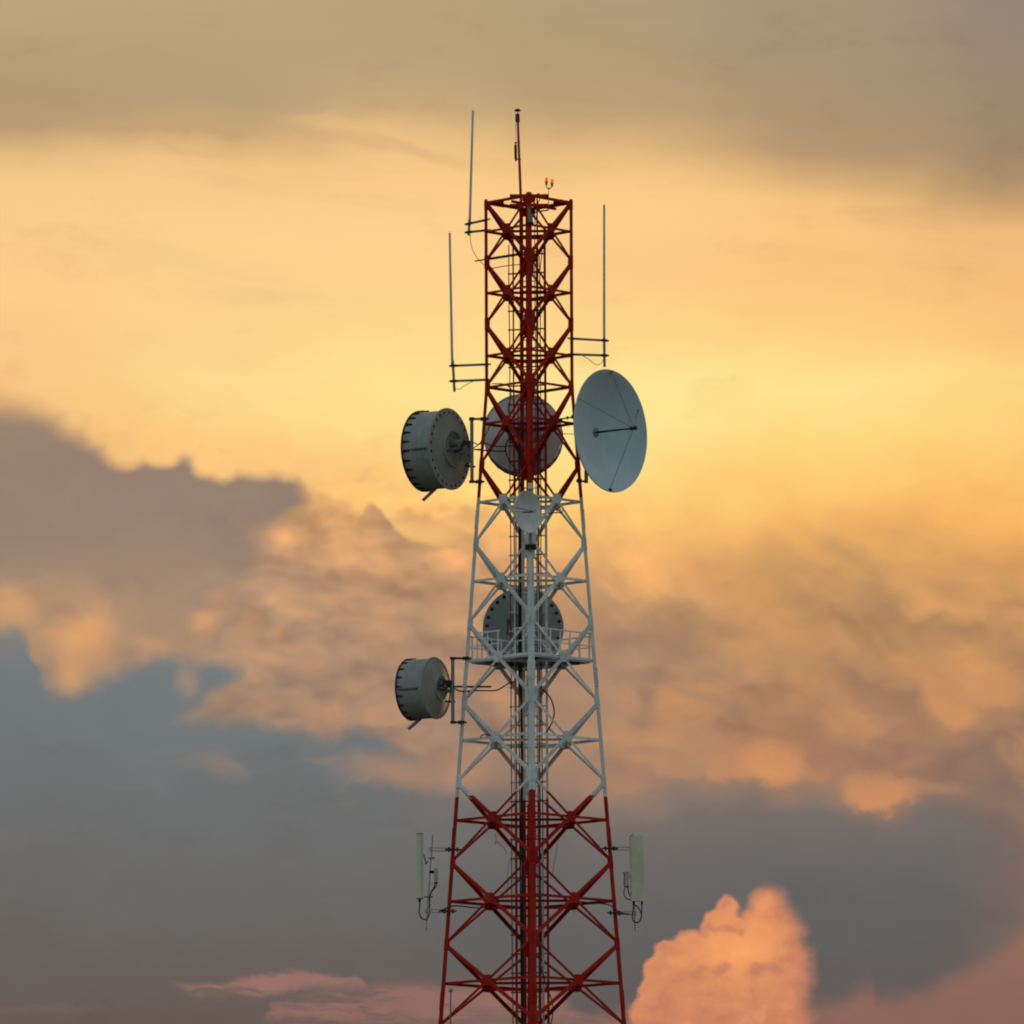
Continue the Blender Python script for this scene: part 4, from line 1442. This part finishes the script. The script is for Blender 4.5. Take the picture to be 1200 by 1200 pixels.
s2 = empty('panel_antenna', P(744.2, 1091, -.02), 'wide flat pale green panel antenna on the right of the lower red band', 'antenna', 'panel antennas on the lower red band')
pt, pb = P(745.6, 980.6, -.12), P(747.2, 1055.6, -.12)
ax = (pt - pb).normalized()
yaw2 = radians(14)
fx_ = V((cos(yaw2), sin(yaw2), 0))
fy_ = ax.cross(fx_).normalized()
mb = MB()
w2, dp = 0.325, 0.12
prof = [(-w2 / 2, dp / 2), (-w2 / 2, -dp / 2 + .02), (-w2 / 2 + .03, -dp / 2), (w2 / 2 - .03, -dp / 2), (w2 / 2, -dp / 2 + .02), (w2 / 2, dp / 2)]
mb.prism([pb + fx_ * x + fy_ * y for x, y in prof], [pt + fx_ * x + fy_ * y for x, y in prof])
obj('radome', mb, M['panel'], s2, smooth=False)
for c, s in ((pb, -1), (pt, 1)):
    prof2 = [(x * 1.02, y * 1.06) for x, y in prof]
    obj('end_cap', MB().prism([c + fx_ * x + fy_ * y - ax * .012 for x, y in prof2], [c + fx_ * x + fy_ * y + ax * .012 for x, y in prof2]), M['panel'], s2, smooth=False)
obj('mounting_pole', MB().tube(P(744.4, 1091, 0.03), P(742.6, 976.5, 0.03), 0.024, n=10), M['pale'], s2)
mount_arm(s2, 740, 994.6, 1)
mount_arm(s2, 743.5, 1070.3, 1)
tb = MB()
tb.tube(P(740, 981, -.05), P(740, 978.6, -.05), 0.02, n=8)
tb.box(P(739, 1027, -.03), 0.05, 0.08, 0.08)
obj('tilt_bracket', tb, M['dark'], s2, smooth=False)
j = MB()
j.tube(P(742.4, 1055.5, -.1), P(742.4, 1060, -.1), 0.028, n=8)
j.tube(P(752.4, 1055.5, -.12), P(752.2, 1060, -.12), 0.028, n=8)
j.path([P(742.4, 1058, -.1), P(742, 1066, -.1), P(741, 1074, -.08), P(742.5, 1079.5, -.08), P(747, 1081, -.08), P(750.5, 1078, -.1), P(751.5, 1071, -.1), P(748.5, 1064.5, -.1), P(743.6, 1060, -.1)], 0.015, 6)
j.path([P(752.4, 1058, -.12), P(752, 1066, -.12), P(751.4, 1073, -.11), P(750, 1079, -.1), P(746, 1081.5, -.09), P(741.6, 1078, -.07), P(740.4, 1072, -.02), P(735, 1072, -.0)], 0.014, 6)
obj('jumper_cable', j, M['cable'], s2)

ru2 = empty('radio_unit', P(734, 1039, -.05), 'small pale radio box beside the right panel antenna', 'radio unit')
obj('housing', MB().box(P(734.2, 1030.8, -.05), 0.115, 0.10, 0.33), M['pale'], ru2, smooth=False)
obj('lid', MB().box(P(733.4, 1022.6, -.05), 0.155, 0.11, 0.02), M['galv'], ru2, smooth=False)
obj('side_fin', MB().box(P(731.4, 1031, -.05), 0.02, 0.11, 0.30), M['black'], ru2, smooth=False)
obj('connector', MB().box(P(734.6, 1039, -.05), 0.10, 0.07, 0.035), M['black'], ru2, smooth=False)
obj('cable_tail', MB().path([P(732.6, 1039, -.05), P(731.4, 1044, -.05), P(731.6, 1049.5, -.05), P(735, 1053.3, -.05), P(740, 1054.5, -.05)], 0.012, 6).path([P(735.8, 1039, -.05), P(736.2, 1044, -.05), P(738, 1049, -.05), P(740, 1052, -.05)], 0.014, 6), M['cable'], ru2)

# ------------------------------------------------------------------ small mushroom antenna on a thin pole, low left inside the tower
gp = empty('rod_antenna', P(528, 1250, -.5), 'thin grey rod with small round cap standing low behind the left red leg', 'antenna')
obj('pole', MB().tube(P(527.8, 1250, -.3), P(528.2, 1162, -.3), 0.018, n=8), M['galv'], gp)
cp = MB().lathe([(-.05, 0), (-.05, .03), (-.02, .062), (0.0, .066), (0.03, .06), (0.055, .03), (0.06, 0)], 20, 'Z')
cp.v = [p + P(528.2, 1160.5, -.3) for p in cp.v]
obj('cap', cp, M['pale'], gp)
lg = corner(3, Z(1240))
obj('arm', MB().bar(lg, P(527.8, 1240, -.3), 0.04, 0.04), M['galv'], gp, smooth=False)

# ------------------------------------------------------------------ cables


def cable(pts, r, label, mat='cable', group=None, n=6, sub=5):
    return tag(obj('cable', MB().path(pts, r, n, sub), M[mat]), label, 'cable', group)


g1 = 'black feeder cables bundled down the tower'
lab = 'black feeder cable in the bundle running down beside the far leg'
ytops = (470, 505, 520, 527, 700, 735, 800, 812)
for i, yt in enumerate(ytops):
    x = 608.2 + (i % 4) * 1.05
    Yc = 0.22 - 0.05 * (i // 4)
    xo = P(x, 700, Yc).x
    pts = []
    zz = Z(yt, Yc)
    while zz > 0.3:
        pts.append(V((xo + random.uniform(-.016, .016), Yc + random.uniform(-.01, .01), zz)))
        zz -= 1.6
    pts.append(V((xo, Yc, 0.3)))
    cable(pts, 0.0125, lab, 'cable', g1, 6, 2)
for i, (x, yt, r, m, l) in enumerate((
        (628.9, 240, .010, 'cable', 'thin black wire just right of the near leg from the top frame down'),
        (632.0, 232, .016, 'cable', 'black cable on the ladder midway between near leg and right rail'),
        (634.4, 300, .013, 'cable', 'thin dark cable on the ladder nearest its right rail'),
        (598.4, 287, .013, 'rust', 'thin brown cable along the left edge of the cable ladder'),
        (604.6, 540, .013, 'rust', 'thin brown cable between the ladder left rail and the black bundle'),
        (634.8, 985, .030, 'pale', 'short thick pale cable on the ladder beside the near leg at the bottom'))):
    Yc = 0.20
    xo = P(x, 700, Yc).x
    pts = []
    zz = Z(yt, Yc)
    while zz > 0.3:
        pts.append(V((xo + random.uniform(-.012, .012), Yc, zz)))
        zz -= 1.3
    pts.append(V((xo, Yc, 0.3)))
    cable(pts, r, l, m, None, 6, 3)
# loops and tails
cable([P(629.5, 250, .1), P(630.5, 238, .1), P(628.2, 230, .1), P(630.5, 226.8, .1), P(632.8, 229, .1), P(632, 235, .1), P(629.5, 240, .1), P(628.8, 262, .15), P(630.5, 285, .2)], 0.012, 'dark cable curled in a loop above the top frame by the near leg')
cable([P(635.4, 294, .2), P(634.2, 305, .2), P(632.8, 318, .2), P(632.5, 335, .2)], 0.011, 'short dark cable sagging from the ladder right rail near the top')
cable([P(549.5, 519.2, .05), P(556, 519, .05), P(560, 521, .02), P(567, 518.8, 0), P(577, 522.5, .1), P(588, 523.4, .2), P(600, 522.5, .2), P(607.5, 524, .2)], 0.014, 'upper black cable running from the larger left drum into the lattice')
cable([P(548.5, 522.5, .05), P(554, 524.5, .05), P(560, 521.8, .02), P(566, 514, 0), P(571, 506, .0), P(574.5, 498.5, .0), P(580, 500.5, .05)], 0.012, 'black cable looping from the larger left drum up the left leg brace')
cable([P(556, 526.6, .02), P(566, 527.8, .0), P(580, 528.6, .1), P(592, 528.8, .2)], 0.018, 'straight dark cable below the drum feeders crossing the pale dish')
cable([P(599, 455, .2), P(598.6, 466, .3), P(596.2, 474, .35), P(595.8, 481, .35), P(597.6, 487, .3), P(602, 490, .25)], 0.013, 'black cable hanging in front of the pale round dish upper left')
cable([P(600, 512, .25), P(594.5, 517, .3), P(592.4, 524, .3), P(593.4, 532, .3), P(597.2, 540, .3), P(602, 547, .25), P(606, 552, .2)], 0.016, 'thick black cable loop drooping across the pale round dish')
cable([P(576.5, 449.8, .0), P(583, 449.6, .05), P(590, 450, .1), P(596, 453, .15), P(599.5, 457, .2)], 0.012, 'dark cable leaving the left leg where the taper begins')
cable([P(530.5, 805, -.05), P(536, 808.8, -.05), P(543, 810.3, -.05), P(552, 809.4, -.05), P(566, 809.4, -.02), P(580, 809.2, .05), P(588, 806, .1), P(596, 800.8, .15), P(604, 798.5, .2)], 0.017, 'black cable from the smaller left drum curving into the white lattice')
cable([P(630, 803, .2), P(636, 808.5, .1), P(642, 814, .05), P(646.5, 821, .05), P(649, 830, .05), P(649.2, 838, .05), P(647.2, 846, .05), P(643.4, 853.5, .1), P(639, 860, .2)], 0.017, 'black cable bowed out to the right in the white band')
cable([P(563.5, 864.8, -.7), P(564, 862, -.72), P(566.5, 861.2, -.74), P(570, 861, -.74), P(574, 861.6, -.72), P(578, 864, -.6)], 0.014, 'short hooked cable end on the left gusset below the smaller drum')
cable([P(598.5, 738, .5), P(596.2, 727, .6), P(594.6, 726.4, .6), P(594.4, 736, .6), P(594, 744, .6)], 0.012, 'dark cable hanging against the dark drum above the platform')
cable([P(580, 976, .4), P(581.5, 983, .4), P(580.2, 989, .4), P(582.5, 986.5, .4), P(586.5, 990, .4), P(591, 994, .4), P(593.2, 1001, .4)], 0.006, 'loose thin wire dangling below the left gusset in the lower red band')
cable([P(600, 1004, .3), P(596.5, 1012, .3), P(595, 1022, .35), P(594.6, 1040, .35), P(594.2, 1052, .35)], 0.006, 'loose thin wire hanging left of the cable bundle low on the tower')
cable([P(653.5, 988, .3), P(651, 1003, .3), P(648.5, 1017, .3), P(646, 1030, .3)], 0.006, 'loose thin wire hanging right of the ladder low on the tower')
cable([P(633, 1128, .2), P(636.5, 1142, .15), P(641, 1158, .1), P(645.8, 1170, .05), P(648, 1180, .05), P(647.2, 1192, .05), P(644.5, 1205, .1)], 0.014, 'black cable bowed out to the right near the bottom of the view')
cable([P(514, 1068.3, -.05), P(528, 1062.4, -.03), P(540, 1061.8, -.1), P(552, 1063.4, -.25), P(560, 1064, -.4), P(572, 1063, -.5)], 0.016, 'black jumper cable strung along the brace from the left panel antenna')
cable([P(737, 1071, -.02), P(727, 1069.5, -.03), P(719, 1064, -.05), P(712.5, 1060, -.1), P(700, 1058.5, -.2), P(688, 1057.5, -.35), P(672, 1055.5, -.4), P(650, 1054.5, .0)], 0.014, 'black jumper cable strung along the brace from the right panel antenna')
